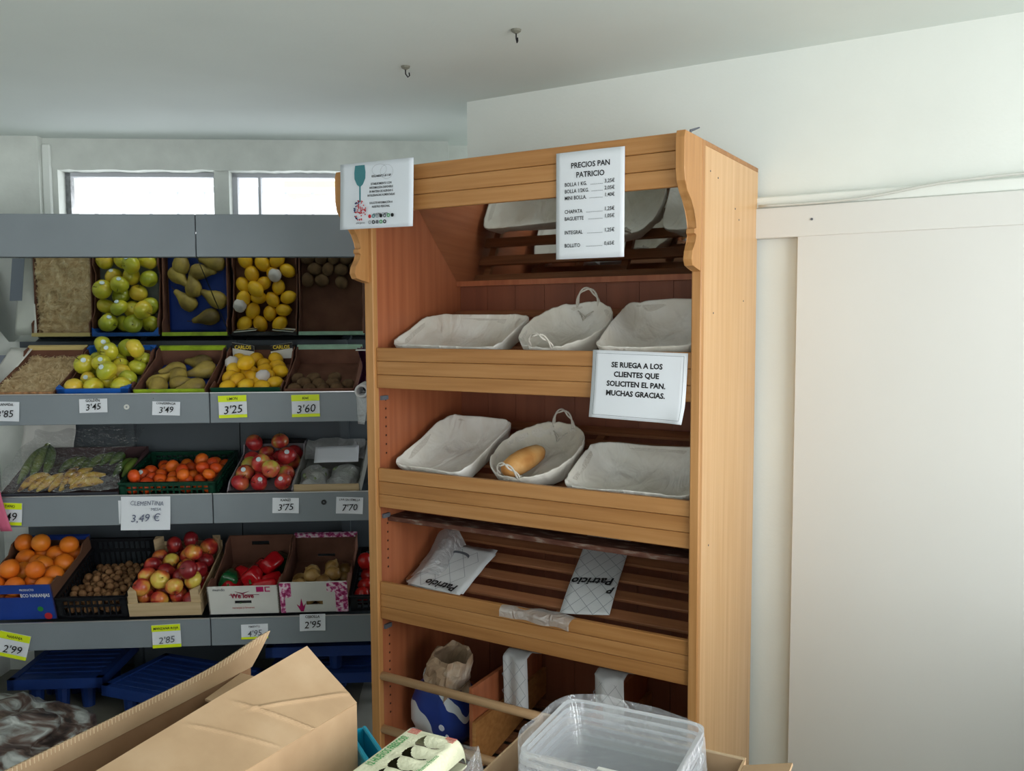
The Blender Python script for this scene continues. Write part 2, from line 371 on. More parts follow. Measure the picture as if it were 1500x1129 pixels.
for k, (a, b) in enumerate(((-.842, -.118), (-.048, .78))):
    w = bpy.data.objects.new('window_%d' % (k + 1), None); COL.objects.link(w); w.matrix_world = FRM @ T(a, YB + .08, 1.72); w['kind'] = 'structure'
    W, Hh = b - a, .69
    m = ALU if k == 0 else FRAMEW
    bm = bm_new(); bx(bm, 0, .024, 0, .04, 0, Hh); obj('frame_side', bm, m, w)
    bm = bm_new(); bx(bm, W - .02, W, 0, .04, 0, Hh); obj('frame_side', bm, m, w)
    bm = bm_new(); bx(bm, 0, W, 0, .04, Hh - .022, Hh); obj('frame_top', bm, FRAMEW, w)
    bm = bm_new(); bx(bm, 0, W, 0, .04, 0, .03); obj('frame_bottom', bm, FRAMEW, w)
    bm = bm_new(); bx(bm, .024, W - .02, .018, .022, .03, Hh - .022); obj('pane', bm, GLASS, w)
    if k == 1: bm = bm_new(); bx(bm, .124, .136, .0, .04, .03, Hh - .022); obj('mullion', bm, FRAMEW, w)
    if k == 0: bm = bm_new(); bx(bm, W - .045, W - .02, -.012, 0, .40, .43); obj('latch', bm, ALU, w)
# railing outside
rl = thing('railing', 'white metal railing outside the high windows', 'railing', FRM @ T(-1.6, 1.15, 1.9))
bm = bm_new(); bx(bm, 0, 3.4, -.015, .015, .49, .518); obj('top_rail', bm, RAILW, rl)
bmb = bm_new(); bx(bmb, -.007, .007, -.007, .007, 0, .49); mb = mesh_of('baluster', bmb, RAILW)
for i in range(22):
    o = bpy.data.objects.new('baluster', mb); COL.objects.link(o); o.parent = rl; o.location = (.11 + i * .1455, 0, 0)
bm = bm_new(); bx(bm, -1.8, 2.2, 1.0, 1.6, 1.70, 1.898); tag(obj('parapet', bm, RAILW, None, FRM), 'white parapet under the railing outside the high windows', 'parapet')
bm = bm_new(); add_prism(bm, [(-.1, 2.62), (.35, 2.62), (.33, 2.60), (-.1, 2.54)], 2.2, 2.5, 'y')
tag(obj('roof_eave', bm, plain('cream_eave', (236, 226, 180), .7), None, FRM), 'cream roof eave seen through the right window', 'eave')
# sliding door and its header on the right wall
bm = bm_new(); bx(bm, 1.0, 3.6, .535, .58, 1.947, 2.045, None, .002)
hd = struct('trim_3', bm, DOORP, RKM)
bm = bm_new(); bx(bm, 1.0, 3.6, .545, .58, 2.045, 2.083, None, .004); struct('trim_4', bm, PAINT, RKM)
for x in (1.36, 2.0, 2.6):
    o = bpy.data.objects.new('screw', mesh_of('screw', add_tube(bm_new(), [(0, .0, 0), (0, -.003, 0)], .004, 8), INKG)); COL.objects.link(o); o.parent = hd; o.location = (x, .535, 2.0)
pts = []
for i in range(60):
    t = i / 59; x = 1.19 + t * 2.2
    z = 2.052 - .004 * math.sin(t * 9) + (.040 / (1 + math.exp(-(x - 1.62) * 14)))
    pts.append((x, .531, z))
bm = add_tube(bm_new(), pts, .0045, 8)
tag(obj('cable', bm, plain('cable_white', (206, 208, 202), .5), None, RKM, True), 'thin white cable running along the sliding door header', 'cable')
dr = bpy.data.objects.new('door_1', None); COL.objects.link(dr); dr.matrix_world = RKM @ T(1.315, .54, 0); dr['kind'] = 'structure'
bm = bm_new(); bx(bm, 0, 1.35, 0, .03, .015, 1.96, None, .0015); obj('door_panel', bm, DOORP, dr)
# ceiling hooks and crack
def hook(x, y, lab, rz):
    h = thing('ceiling_hook', lab, 'hook', T(x, y, CH) @ RZ(rz))
    add = add_lathe(bm_new(), [(0, 0), (.016, 0), (.014, -.006), (.004, -.012), (0, -.012)], 12); obj('plate', add, plain('old_plate', (120, 120, 108), .6), h)
    b2 = add_tube(bm_new(), [(0, 0, -.01), (0, 0, -.026), (.008, 0, -.036), (.014, 0, -.03), (.012, 0, -.02)], .0022, 6); obj('hook_wire', b2, INK, h, smooth=True)
hook(-.36, 3.05, 'small dark hook in the ceiling, the nearer one to the window wall', 20)
hook(.018, 2.68, 'small round plate hook in the ceiling above the bread rack', 70)

# ================================================================ PRODUCE SHELVING
def shelving(x0, x1, lab):
    u = thing('produce_shelving', lab, 'shelving unit', FRM @ T(x0, 0, 0), 'grey steel produce shelving units')
    W = x1 - x0 - .003; g = .0015
    bm = bm_new(); bx(bm, g, W, -.142, -.127, 1.946, 2.117, None, .002); obj('header_panel', bm, GREY, u)
    bm = bm_new(); bx(bm, g, W, -.127, .45, 2.105, 2.117); obj('canopy_top', bm, GREYD, u)
    bm = bm_new(); bx(bm, g, W, .48, .50, .02, 2.1); obj('back_panel', bm, GREYD, u)
    for (z, y, hh) in ((1.385, 0, .131), (.952, 0, .131), (.437, -.088, .121)):
        bm = bm_new(); bx(bm, g, W, y - .016, y, z - hh, z - .004, None, .002); obj('price_rail', bm, GREY, u)
        bm = bm_new(); bx(bm, g, W, y - .019, y - .012, z - .004, z); obj('rail_edge', bm, CHROME, u)
        bm = bm_new(); bx(bm, g, W, y + .0, .475, z - .075, z - .055); obj('shelf_board', bm, GREYD, u)
    bm = bm_new(); bx(bm, W / 2 - .02, W / 2 + .02, .45, .48, 0, 2.1); obj('upright', bm, GREYD, u)
    # tilted mirror from the back of the upper shelf up to the header
    L = math.hypot(.51, .346); ang = math.degrees(math.atan2(.346, -.51))
    bm = bm_new(); bx(bm, g, W, 0, L, 0, .004)
    obj('mirror', bm, MIRROR, u, T(0, .385, 1.600) @ RX(ang) )
    return u
shelving(-1.02, -.008, 'left grey steel produce shelving unit with tilted mirror above three shelves')
shelving(-.008, 1.0, 'right grey steel produce shelving unit, partly behind the bread rack')

# ---- trays and crates. local frame: x across, y depth up the slope, z out of the tray floor
def boxM(x0, y0, z0, tau): return FRM @ T(x0, y0, z0) @ RX(tau)
def slot_wall(w, h, t, slot=None):
    """vertical wall in XZ, thickness t in y, optional slot (x0,x1,z0,z1)"""
    bm = bm_new()
    if not slot: return bx(bm, 0, w, 0, t, 0, h)
    a, b, c, d = slot
    bx(bm, 0, a, 0, t, 0, h); bx(bm, b, w, 0, t, 0, h); bx(bm, a, b, 0, t, 0, c); bx(bm, a, b, 0, t, d, h)
    return bm
def tray(M, w, L, hf, hb, lab, mout, min_, mfront=None, mback=None, slotf=None, slotb=None, corner=0, notch=False):
    t = .005
    o = thing('fruit_tray', lab, 'crate', M)
    bm = bm_new(); bx(bm, t, w - t, t, L - t, 0, t); obj('tray_floor', bm, min_, o)
    obj('front_wall', slot_wall(w, hf, t, slotf), mfront or mout, o)
    obj('back_wall', slot_wall(w, hb, t, slotb), min_, o, T(0, L - t, 0))
    if mback: bm = bm_new(); bx(bm, 0, w, L - t - .006, L + .006, hb - .014, hb + .004); obj('back_rim', bm, mback, o)
    hs = max(hf, .055)
    for x in (0, w - t):
        bm = bm_new()
        if hf < hb - .03:
            prof = [(0, 0), (L, 0), (L, hb), (L * .86, hb), (L * .80, hs + .01), (L * .12, hs), (.0, hf)] if notch else [(0, 0), (L, 0), (L, hb), (L * .5, (hs + hb) / 2), (0, hf)]
        else: prof = [(0, 0), (L, 0), (L, hb), (L - .07, hb), (L - .11, hb - .03), (.11, hf - .03), (.07, hf), (0, hf)]
        add_prism(bm, prof, x, x + t, 'x'); obj('side_wall', bm, min_, o)
    if corner:
        for x in (0, w):
            for y in (.0, L):
                bm = bm_new(); s = 1 if x == 0 else -1; q = 1 if y == 0 else -1
                add_prism(bm, [(x, y), (x + s * corner, y), (x, y + q * corner)], t, (hf if y == 0 else hb) + .006, 'z'); obj('corner_post', bm, mfront or mout, o)
    return o
def crate(M, w, L, h, lab, mat, hback=None):
    """open plastic crate with lattice walls"""
    o = thing('plastic_crate', lab, 'crate', M); hb = hback or h
    bm = bm_new()
    n = 7
    for i in range(n + 1): bx(bm, i * (w - .008) / n, i * (w - .008) / n + .008, 0, L, 0, .005)
    for i in range(10): y = i * (L - .008) / 9; bx(bm, 0, w, y, y + .008, 0, .005)
    obj('lattice_floor', bm, mat, o)
    def wall(W, hh, M2, nm):
        bm = bm_new()
        bx(bm, 0, W, 0, .006, hh - .018, hh); bx(bm, 0, W, -.004, .01, hh - .005, hh)
        bx(bm, 0, W, 0, .006, 0, .012); bx(bm, 0, W, 0, .006, hh * .52, hh * .62)
        k = max(6, int(W / .024))
        for i in range(k + 1): x = i * (W - .006) / k; bx(bm, x, x + .006, 0, .006, 0, hh)
        bx(bm, 0, .03, 0, .006, 0, hh); bx(bm, W - .03, W, 0, .006, 0, hh)
        obj(nm, bm, mat, o, M2)
    wall(w, h, T(0, 0, 0), 'front_wall'); wall(w, hb, T(0, L - .006, 0), 'back_wall')
    wall(L, h, T(.006, 0, 0) @ RZ(90), 'side_wall'); wall(L, h, T(w, 0, 0) @ RZ(90), 'side_wall')
    return o

TG = 21
M_gran = boxM(-.92, .028, 1.34, TG); M_gold = boxM(-.648, .028, 1.34, TG); M_pear = boxM(-.333, .028, 1.34, TG)
M_lem = boxM(-.012, .028, 1.34, TG); M_kiwi = boxM(.297, .028, 1.34, TG)
t1 = tray(M_gran, .262, .395, .055, .10, 'straw-filled pomegranate tray with cream rim on the upper shelf', plain('cream_print', (196, 172, 116), .6, var=.15, vs=30), TRAYBROWN, plain('cream_red_print', (176, 130, 92), .6, var=.35, vs=40), plain('cream_rim', (196, 176, 116), .6), notch=True)
t2 = tray(M_gold, .30, .395, .068, .098, 'blue-fronted tray of yellow-green apples on the upper shelf', BLUEP, TRAYBROWN, BLUEP, BLUEP, corner=.035, notch=True)
t3 = tray(M_pear, .30, .395, .062, .094, 'yellow-green edged tray of pears on blue paper', GREENP, TRAYBROWN, GREENP, GREENP, notch=True)
t4 = tray(M_lem, .30, .395, .066, .094, 'dark green tray of lemons with two raised white corner flaps', DKGREEN, TRAYBROWN, DKGREEN, BLACKP, notch=True)
t5 = tray(M_kiwi, .30, .395, .058, .094, 'brown kiwi tray with pale green printed back, nearly empty', PALEGRN, TRAYBROWN, TRAYBROWN, PALEGRN, notch=True)
bm = bm_new(); bx(bm, .02, .28, .006, .012, .012, .05); obj('lettering_band', bm, WHITEP, t4, T(.0, -.014, .012) @ Matrix.Diagonal((.5, .5, .6, 1)) @ T(.3, 0, 0))
# printed logos on the kiwi tray back (seen in the mirror) and flaps on the lemon tray
bm = bm_new(); bx(bm, 0, .30, .396, .401, .02, .094); obj('printed_back', bm, PALEGRN, t5)
for cx in (.06, .24):
    bm = add_lathe(bm_new(), [(.0, 0), (.026, 0), (.026, .002), (0, .002)], 20); obj('logo', bm, plain('leaf_logo', (60, 120, 60), .6), t5, T(cx, .402, .045) @ RX(-90))
for s, x in ((1, .012), (-1, .288)):
    fM = T(x, .372, .042) @ RZ(-4 * s) @ RX(-8)
    bm = bm_new(); add_prism(bm, [(0, 0), (s * .10, 0), (s * .10, .062), (0, .076)], 0, .004, 'y')
    f = obj('raised_flap', bm, WHITEP, t4, fM)
    bm = bm_new(); add_prism(bm, [(0, .050), (s * .10, .036), (s * .10, .062), (0, .076)], -.002, .0, 'y'); obj('black_band', bm, BLACKP, f)
    lettering(f, 'CARLOS', .024, s * .05, .048, YELINK, y=-.004, bold=.03, sx=.85)
# shelf 2
M_ban = boxM(-.90, .02, .915, 13); M_clem = boxM(-.408, .02, .925, 11); M_kan = boxM(.045, .02, .925, 15); M_uva = boxM(.327, .02, .925, 15)
t6 = tray(M_ban, .49, .40, .045, .10, 'wide dark cardboard tray of bananas under clear film', BLACKP, plain('dark_tray_inside', (74, 52, 54), .8), plain('clear_grey_front', (70, 72, 80), .4))
t7 = crate(M_clem, .405, .40, .075, 'dark green plastic crate of clementines on the middle shelf', PLGRN)
t8 = tray(M_kan, .28, .40, .03, .10, 'black-edged tray of red apples on the middle shelf', BLACKP, plain('lilac_grey_tray', (150, 142, 148), .8), BLACKP, BLACKP, notch=True)
t9 = tray(M_uva, .288, .40, .055, .09, 'low wooden tray with bagged grapes and a white sheet', PLYW, plain('pale_tray_inside', (142, 142, 136), .7), PLYW, None)
# shelf 3
M_ora = boxM(-.965, -.07, .44, 16); M_wal = boxM(-.645, -.07, .44, 16); M_red = boxM(-.353, -.07, .44, 16); M_pep = boxM(-.020, -.07, .44, 16); M_oni = boxM(.279, -.07, .44, 16)
t10 = tray(M_ora, .315, .405, .165, .165, 'deep blue cardboard box of oranges on the lowest shelf', NAVYP, plain('box_brown_inside', (112, 78, 58), .85), NAVYP, NAVYP, slotf=(.09, .19, .105, .125))
lettering(t10, 'ECO NARANJAS', .022, .245, .11, WHITEINK, bold=.03, sx=.75, y=-.003)
lettering(t10, 'PRODUCTO', .013, .215, .14, WHITEINK, bold=.02, sx=.8, y=-.003)
bm = add_lathe(bm_new(), [(0, 0), (.012, 0), (.012, .001), (0, .001)], 12); obj('printed_leaf', bm, plain('leaf_print', (40, 130, 60), .6), t10, T(.255, -.001, .05) @ RX(90))
bm = add_lathe(bm_new(), [(0, 0), (.016, 0), (.016, .001), (0, .001)], 12); obj('printed_fruit', bm, INKR, t10, T(.282, -.001, .015) @ RX(90))
t11 = crate(M_wal, .29, .405, .10, 'black plastic crate of walnuts on the lowest shelf', PLBLK, .15)
# wooden apple crate: slatted sides and corner posts
t12 = thing('wooden_crate', 'pale poplar crate of red and yellow apples on the lowest shelf', 'crate', M_red)
bm = bm_new(); bx(bm, .005, .295, .005, .395, 0, .006); obj('crate_floor', bm, PLYW, t12)
for (a, b) in ((0, .062),): 
    bm = bm_new(); bx(bm, 0, .30, 0, .007, a, b); obj('front_slat', bm, PLYW, t12)
    bm = bm_new(); bx(bm, 0, .30, .393, .40, a, .13); obj('back_slat', bm, PLYW, t12)
for x in (0, .295):
    for (a, b) in ((0, .055), (.06, .095)):
        bm = bm_new(); bx(bm, x, x + .005, .007, .393, a, b); obj('side_slat', bm, PLYW, t12)
for x, s in ((0, 1), (.30, -1)):
    for y, q, hh in ((.007, 1, .12), (.393, -1, .16)):
        bm = bm_new(); add_prism(bm, [(x + s * .005, y), (x + s * .04, y), (x + s * .005, y + q * .035)], .0, hh, 'z'); obj('corner_post', bm, PLYW, t12)
t13 = tray(M_pep, .295, .405, .135, .15, 'white printed cardboard box with peppers reading We love', WHITEP, TRAYBROWN, WHITEP, None, slotf=(.11, .18, .05, .066), slotb=(.1, .18, .10, .12))
bm = bm_new(); bx(bm, .09, .20, .0055, .008, .03, .09); obj('slot_shade_board', bm, BLACKP, t13)  # black board added behind the slot, its colour stands in for the shaded opening
lettering(t13, 'We love', .032, .145, .08, plain('crimson_ink', (150, 24, 60), .6), bold=.03, sx=.85, y=-.003)
lettering(t13, 'naranjas y limones', .014, .145, .028, INKR, sx=.9, y=-.003)
lettering(t13, 'mundo', .018, .05, .117, INKG, bold=.01, y=-.003)
bm = bm_new(); bx(bm, .205, .235, -.002, -.0005, .108, .132); bx(bm, .24, .245, -.002, -.0005, .108, .132); bx(bm, .245, .262, -.002, -.0005, .128, .132); bx(bm, .245, .262, -.002, -.0005, .108, .112); obj('logo', bm, MAGENTA, t13)
bm = bm_new(); bx(bm, .09, .215, -.002, -.0005, .094, .0955); add_prism(bm, [(.115, .112), (.145, .098), (.175, .112), (.145, .104)], -.002, -.0005, 'y'); obj('heart_mark', bm, plain('plum_ink', (120, 40, 70), .6), t13)
t14 = tray(M_oni, .288, .405, .148, .15, 'white box with pink flower print holding onions', WHITEP, TRAYBROWN, WHITEP, PINKF, slotf=(.11, .18, .035, .055), slotb=(.1, .18, .03, .045))
for (a, b, c, d) in ((.002, .05, .075, .146), (.002, .022, .0, .075), (.20, .286, .10, .146), (.235, .286, .0, .10)):
    bm = bm_new(); bx(bm, a, b, -.002, -.0003, c, d); obj('flower_print', bm, PINKF, t14)
bm = bm_new(); add_prism(bm, [(.085, .005), (.07, .04), (.082, .03), (.09, .07), (.097, .03), (.108, .045), (.097, .005)], -.002, -.0003, 'y'); obj('leaf_print', bm, MAGENTA, t14)
M_tom = boxM(.575, -.07, .44, 16)
t15 = crate(M_tom, .30, .40, .075, 'black plastic crate of red tomatoes beside the bread rack', PLBLK)

# ---- fruit prototypes
def apple_mesh(name, r, mat, squash=.9):
    prof = []
    for i in range(13):
        a = math.pi * i / 12
        rr = math.sin(a) * (1 + .08 * math.cos(a)); z = -math.cos(a) * squash
        d = math.exp(-(rr / .28) ** 2) * .26
        z += d if z < 0 else -d
        prof.append((rr * r if 0 < i < 12 else 0, z * r))
    return mesh_of(name, add_lathe(bm_new(), prof, 18, lambda a, q, z: 1 + .02 * math.cos(5 * a)), mat, True)
def sphere_mesh(name, r, mat, sq=1, tip=0, n=16, lumps=0):
    prof = []
    for i in range(11):
        a = math.pi * i / 10; z = -math.cos(a) * sq; rr = math.sin(a)
        if tip: z += (1 if z > 0 else -.6) * tip * math.exp(-(rr / .22) ** 2)
        prof.append((rr * r if 0 < i < 10 else 0, z * r))
    return mesh_of(name, add_lathe(bm_new(), prof, n, (lambda a, q, z: 1 + lumps * math.cos(2 * a)) if lumps else None), mat, True)
def pear_mesh():
    pr = [(0, -.052), (.016, -.055), (.030, -.047), (.038, -.028), (.039, -.008), (.033, .012), (.023, .030), (.0165, .046), (.0135, .060), (.009, .069), (0, .071)]
    return mesh_of('pear', add_lathe(bm_new(), pr, 16, lambda a, q, z: 1 + .03 * math.cos(3 * a)), SK['pear'], True)
def pepper_mesh(mat, name):
    pr = [(0, -.055), (.018, -.060), (.032, -.052), (.038, -.02), (.042, .02), (.040, .042), (.028, .052), (.010, .046), (0, .044)]
    return mesh_of(name, add_lathe(bm_new(), pr, 24, lambda a, q, z: 1 + .09 * math.cos(4 * a)), mat, True)
def onion_mesh():
    pr = [(0, -.032), (.012, -.032), (.028, -.022), (.036, 0), (.030, .02), (.014, .030), (.006, .036), (.003, .042), (0, .043)]
    return mesh_of('onion', add_lathe(bm_new(), pr, 18), SK['onion'], True)
stem_me = mesh_of('stem', add_tube(bm_new(), [(0, 0, .018), (.002, 0, .03), (.006, 0, .042)], [.0014, .0012, .002], 6), STEM, True)
stick_me = mesh_of('sticker', add_lathe(bm_new(), [(0, .0015), (.0105, 0), (.0105, -.002)], 12), STICK, False)
calyx_me = mesh_of('calyx', add_tube(bm_new(), [(0, 0, .044), (.004, 0, .06), (.012, 0, .07)], [.006, .004, .005], 6), LEAFT, True)

def relax(P, rads, w, L, tau, it=90, uvw=.25, wallh=.5, vmin=.008):
    P = np.array(P, float); rads = np.array(rads, float); n = len(P)
    g = np.array([0, -math.sin(R(tau)) * .25, -1.0]) * .0016
    W = np.array([uvw, uvw, 1.0])
    for k in range(it):
        P += g
        for _ in range(3):
            D = P[:, None] - P[None]; d = np.linalg.norm(D, axis=2) + np.eye(n) * 9
            ov = np.clip((rads[:, None] + rads[None]) * .97 - d, 0, None)
            Nn = D / d[..., None]
            # nearly level neighbours: the one already higher climbs
            P += (Nn * ov[..., None] * .5).sum(1) * W
            P[:, 0] = np.clip(P[:, 0], vmin + rads, w - vmin - rads); P[:, 1] = np.clip(P[:, 1], vmin + rads, L - vmin - rads)
            P[:, 2] = np.maximum(P[:, 2], rads + .007)
    for k in range(60):     # settle: push apart without gravity so nothing stays interpenetrated
        D = P[:, None] - P[None]; d = np.linalg.norm(D, axis=2) + np.eye(n) * 9
        ov = np.clip((rads[:, None] + rads[None]) * 1.01 - d, 0, None)
        P += (D / d[..., None] * ov[..., None] * .5).sum(1) * np.array([.6, .6, 1.0])
        P[:, 0] = np.clip(P[:, 0], vmin + rads, w - vmin - rads); P[:, 1] = np.clip(P[:, 1], vmin + rads, L - vmin - rads)
        P[:, 2] = np.maximum(P[:, 2], rads + .009)
    return P
ORD = ['leftmost', 'second from the left', 'third from the left', 'fourth from the left', 'fifth from the left', 'sixth from the left', 'seventh from the left', 'eighth from the left', 'ninth from the left', 'tenth from the left'] + ['far right'] * 20
ROW = ['front row', 'second row', 'third row', 'fourth row', 'fifth row', 'sixth row', 'seventh row', 'eighth row', 'ninth row', 'tenth row', 'eleventh row', 'twelfth row', 'thirteenth row'] + ['back row'] * 9
def rows_of(P, r, top):
    """row and rank words for each piece; upper layer and hidden layer counted apart"""
    out = [None] * len(P)
    for lay in (True, False):
        idx = [i for i in range(len(P)) if (top[i] == lay)]
        rows = {}
        for i in idx: rows.setdefault(int(P[i][1] / (1.75 * r)), []).append(i)
        for n_, k in enumerate(sorted(rows)):
            for j, i in enumerate(sorted(rows[k], key=lambda i: P[i][0])): out[i] = '%s%s, %s' % ('' if lay else 'lower layer, ', ROW[n_], ORD[j])
    return out
def pile(name, meshes, M, tau, w, L, r, seeds, lab, where, cat, group, w0=None, ext=0, extra=0, vfill=None, stems=None, stickers=0, upright=.0, lying=False, jit=.04):
    rnd = random.Random(len(seeds) * 13 + int(r * 1000)); P = []; rad = []
    w0 = w0 or r + .006
    for (u, v) in seeds:
        P.append((u, v, w0 + rnd.uniform(.0, .012))); rad.append(r * rnd.uniform(.94, 1.06))
    for _ in range(extra):   # hidden lower layer that carries the pile
        P.append((rnd.uniform(r, w - r), rnd.uniform(r, (vfill or L) - r), r)); rad.append(r * .97)
    P = relax(P, rad, w, L, tau, vmin=.008 + ext)
    out = []
    top = [not any(j != i and P[j][2] > P[i][2] + r * .5 and math.hypot(P[j][0] - P[i][0], P[j][1] - P[i][1]) < 1.25 * r for j in range(len(P))) for i in range(len(P))]
    names = rows_of(P, r, top)
    for i, q in enumerate(P):
        o = bpy.data.objects.new(name, meshes[i % len(meshes)]); COL.objects.link(o)
        s = rad[i] / r
        if lying: E = Euler((R(90) + rnd.uniform(-.25, .25), rnd.uniform(-.2, .2), rnd.uniform(0, 6.28)))
        else: E = Euler((rnd.gauss(0, .9), rnd.gauss(0, .9), rnd.uniform(0, 6.28)))
        o.matrix_world = M @ T(*q) @ E.to_matrix().to_4x4() @ Matrix.Scale(s, 4)
        st = i < stickers
        tag(o, '%s%s, %s' % ('stickered ' if st else '', lab, names[i]) + (', ' + where), cat, group)
        if stems and i < stems[1]:
            c = bpy.data.objects.new(stems[2], stems[0]); COL.objects.link(c); c.parent = o
        if st:
            # sticker faces out of the tray
            d = (M.to_3x3() @ Vector((rnd.uniform(-.4, .4), -.75, .8))).normalized()
            d = (o.matrix_world.to_3x3().inverted() @ d).normalized()
            c = bpy.data.objects.new('sticker', stick_me); COL.objects.link(c); c.parent = o
            c.matrix_local = Matrix.Translation(d * r * (1.0 if not lying else .9)) @ d.to_track_quat('Z', 'Y').to_matrix().to_4x4()
        out.append(o)
    return out
GA = [apple_mesh('golden_apple', .043, SK['golden']), apple_mesh('golden_apple', .043, SK['golden'], .84)]
pile('golden_apple', GA, M_gold, TG, .30, .395, .043, [(.029, .235), (.073, .116), (.113, .203), (.19, .121), (.074, .374), (.152, .293), (.154, .35), (.263, .252), (.267, .148), (.257, .35), (.186, .34), (.047, .311), (.06, .34)],
     'yellow-green apple', 'blue-fronted tray', 'apple', 'yellow-green apples in the blue-fronted tray', extra=8, vfill=.3, stems=(stem_me, 18, 'stem'), stickers=6)
PM = [pear_mesh()]
pile('pear', PM, M_pear, TG, .30, .395, .034, [(.099, .25), (.071, .125), (.183, .108), (.134, .18), (.195, .33), (.232, .24), (.225, .05), (.08, .05)],
     'brown-green pear', 'blue paper tray', 'pear', 'pears on blue paper', lying=True, ext=.016, stems=(mesh_of('stem', add_tube(bm_new(), [(0, 0, .068), (.002, 0, .082), (.006, 0, .092)], .0017, 6), STEM, True), 99, 'stem'))
LM = [sphere_mesh('lemon', .032, SK['lemon'], 1.22, .16)]
pile('lemon', LM, M_lem, TG, .30, .395, .034, [(.035, .183), (.07, .235), (.07, .30), (.121, .211), (.165, .255), (.11, .343), (.164, .342), (.175, .35), (.219, .285), (.211, .209), (.035, .35), (.102, .115), (.073, .059), (.15, .1), (.2, .06)],
     'yellow lemon', 'green tray', 'lemon', 'lemons in the dark green tray', extra=5, vfill=.28, lying=True, ext=.004)
KM = [sphere_mesh('kiwi', .028, SK['kiwi'], 1.2, 0, 14, .04)]
pile('kiwi', KM, M_kiwi, TG, .30, .395, .030, [(.106, .15), (.046, .125), (.125, .08), (.207, .088), (.168, .05), (.079, .09), (.05, .05), (.11, .035), (.22, .035), (.26, .06), (.2, .14)],
     'brown fuzzy kiwi', 'kiwi tray', 'kiwi', 'kiwis in the nearly empty tray', lying=True)
CM = [sphere_mesh('clementine', .029, SK['clem'], .88), sphere_mesh('clementine', .029, SK['clem'], .82)]
pile('clementine', CM, M_clem, 11, .405, .40, .029, [(.04, .169), (.042, .074), (.082, .114), (.067, .24), (.112, .25), (.151, .22), (.138, .146), (.16, .086), (.199, .135), (.173, .28), (.217, .177), (.263, .081), (.19, .3), (.239, .238), (.265, .115), (.235, .33), (.288, .27), (.323, .30), (.311, .147), (.337, .234), (.37, .18), (.36, .1), (.37, .28)],
     'bright orange clementine', 'green crate', 'clementine', 'clementines in the dark green crate', w0=.06, extra=20, vfill=.36, stickers=1)
AM = [apple_mesh('red_apple', .041, SK['kanzi']), apple_mesh('red_apple', .041, SK['kanzi'], .84)]
pile('red_apple', AM, M_kan, 15, .28, .40, .041, [(.047, .106), (.108, .05), (.137, .139), (.216, .064), (.203, .18), (.045, .20), (.05, .30), (.113, .244), (.05, .35), (.11, .34), (.165, .29), (.16, .35), (.223, .335), (.054, .04), (.17, .04)],
     'glossy red apple', 'middle shelf', 'apple', 'red apples on the middle shelf', w0=.045, extra=4, vfill=.25, stems=(stem_me, 19, 'stem'), stickers=5)
OM = [sphere_mesh('orange', .042, SK['orange'], .97), sphere_mesh('orange', .042, SK['orange'], .93)]
pile('orange', OM, M_ora, 16, .315, .405, .042, [(.045, .36), (.10, .35), (.135, .34), (.2, .33), (.25, .36), (.276, .32), (.267, .24), (.072, .275), (.131, .243), (.043, .219), (.121, .177), (.218, .178), (.28, .142), (.045, .126), (.1, .107), (.172, .109), (.227, .096), (.05, .05), (.12, .05), (.2, .05), (.26, .05)],
     'round orange', 'blue box', 'orange', 'oranges in the deep blue box', w0=.10, extra=14, vfill=.40)
RM = [apple_mesh('streaked_apple', .039, SK['red']), apple_mesh('streaked_apple', .039, SK['red'], .85)]
pile('streaked_apple', RM, M_red, 16, .30, .40, .039, [(.045, .336), (.051, .36), (.131, .244), (.129, .34), (.10, .36), (.048, .213), (.11, .171), (.054, .119), (.129, .067), (.185, .118), (.061, .045), (.131, .045), (.194, .048), (.191, .224), (.15, .36), (.204, .36), (.238, .36), (.201, .287), (.253, .187), (.209, .128), (.256, .279), (.25, .083), (.176, .225), (.24, .045)],
     'streaked red-yellow apple', 'poplar crate', 'apple', 'streaked apples in the poplar crate', w0=.07, extra=12, vfill=.38, stems=(stem_me, 30, 'stem'))
NM = [onion_mesh()]
pile('onion', NM, M_oni, 16, .288, .405, .035, [(.07, .17), (.131, .167), (.202, .187), (.25, .24), (.25, .173), (.06, .09), (.13, .08), (.2, .1), (.25, .08), (.1, .04), (.18, .04)],
     'papery yellow onion', 'pink-printed box', 'onion', 'onions in the pink-printed box', w0=.06, extra=6, vfill=.2)
WN = [sphere_mesh('walnut', .0158, SK['walnut'], 1.03, .05, 10, .03)]
ws = []
for j in range(13):
    for i in range(9):
        u = .022 + i * .031 + (j % 2) * .012; v = .022 + j * .028
        if u < .272 and (u > .01 + (v - .22) * .25): ws.append((u, v))
pile('walnut', WN, M_wal, 16, .29, .405, .0165, ws, 'small brown walnut', 'black crate', 'walnut', 'walnuts in the black crate', w0=.05, extra=20, vfill=.34)
RP = [pepper_mesh(SK['redpep'], 'red_pepper')]; GP = [pepper_mesh(SK['grnpep'], 'green_pepper')]
pile('red_pepper', RP, M_pep, 16, .295, .405, .043, [(.128, .16), (.167, .23), (.231, .19), (.19, .12), (.24, .10)], 'shiny red pepper', 'white box', 'pepper', 'red peppers in the white box', w0=.06, lying=True, ext=.022, stems=(calyx_me, 9, 'stem'), extra=3, vfill=.2)
for q, l in (((.055, .15, .075), 'shiny green pepper beside the red peppers, front left'), ((.235, .33, .05), 'dark green pepper at the back of the white pepper box')):
    o = bpy.data.objects.new('green_pepper', GP[0]); COL.objects.link(o); o.matrix_world = M_pep @ T(*q) @ RX(80) @ RZ(20); tag(o, l, 'pepper', 'green peppers in the white box')
    c = bpy.data.objects.new('stem', calyx_me); COL.objects.link(c); c.parent = o
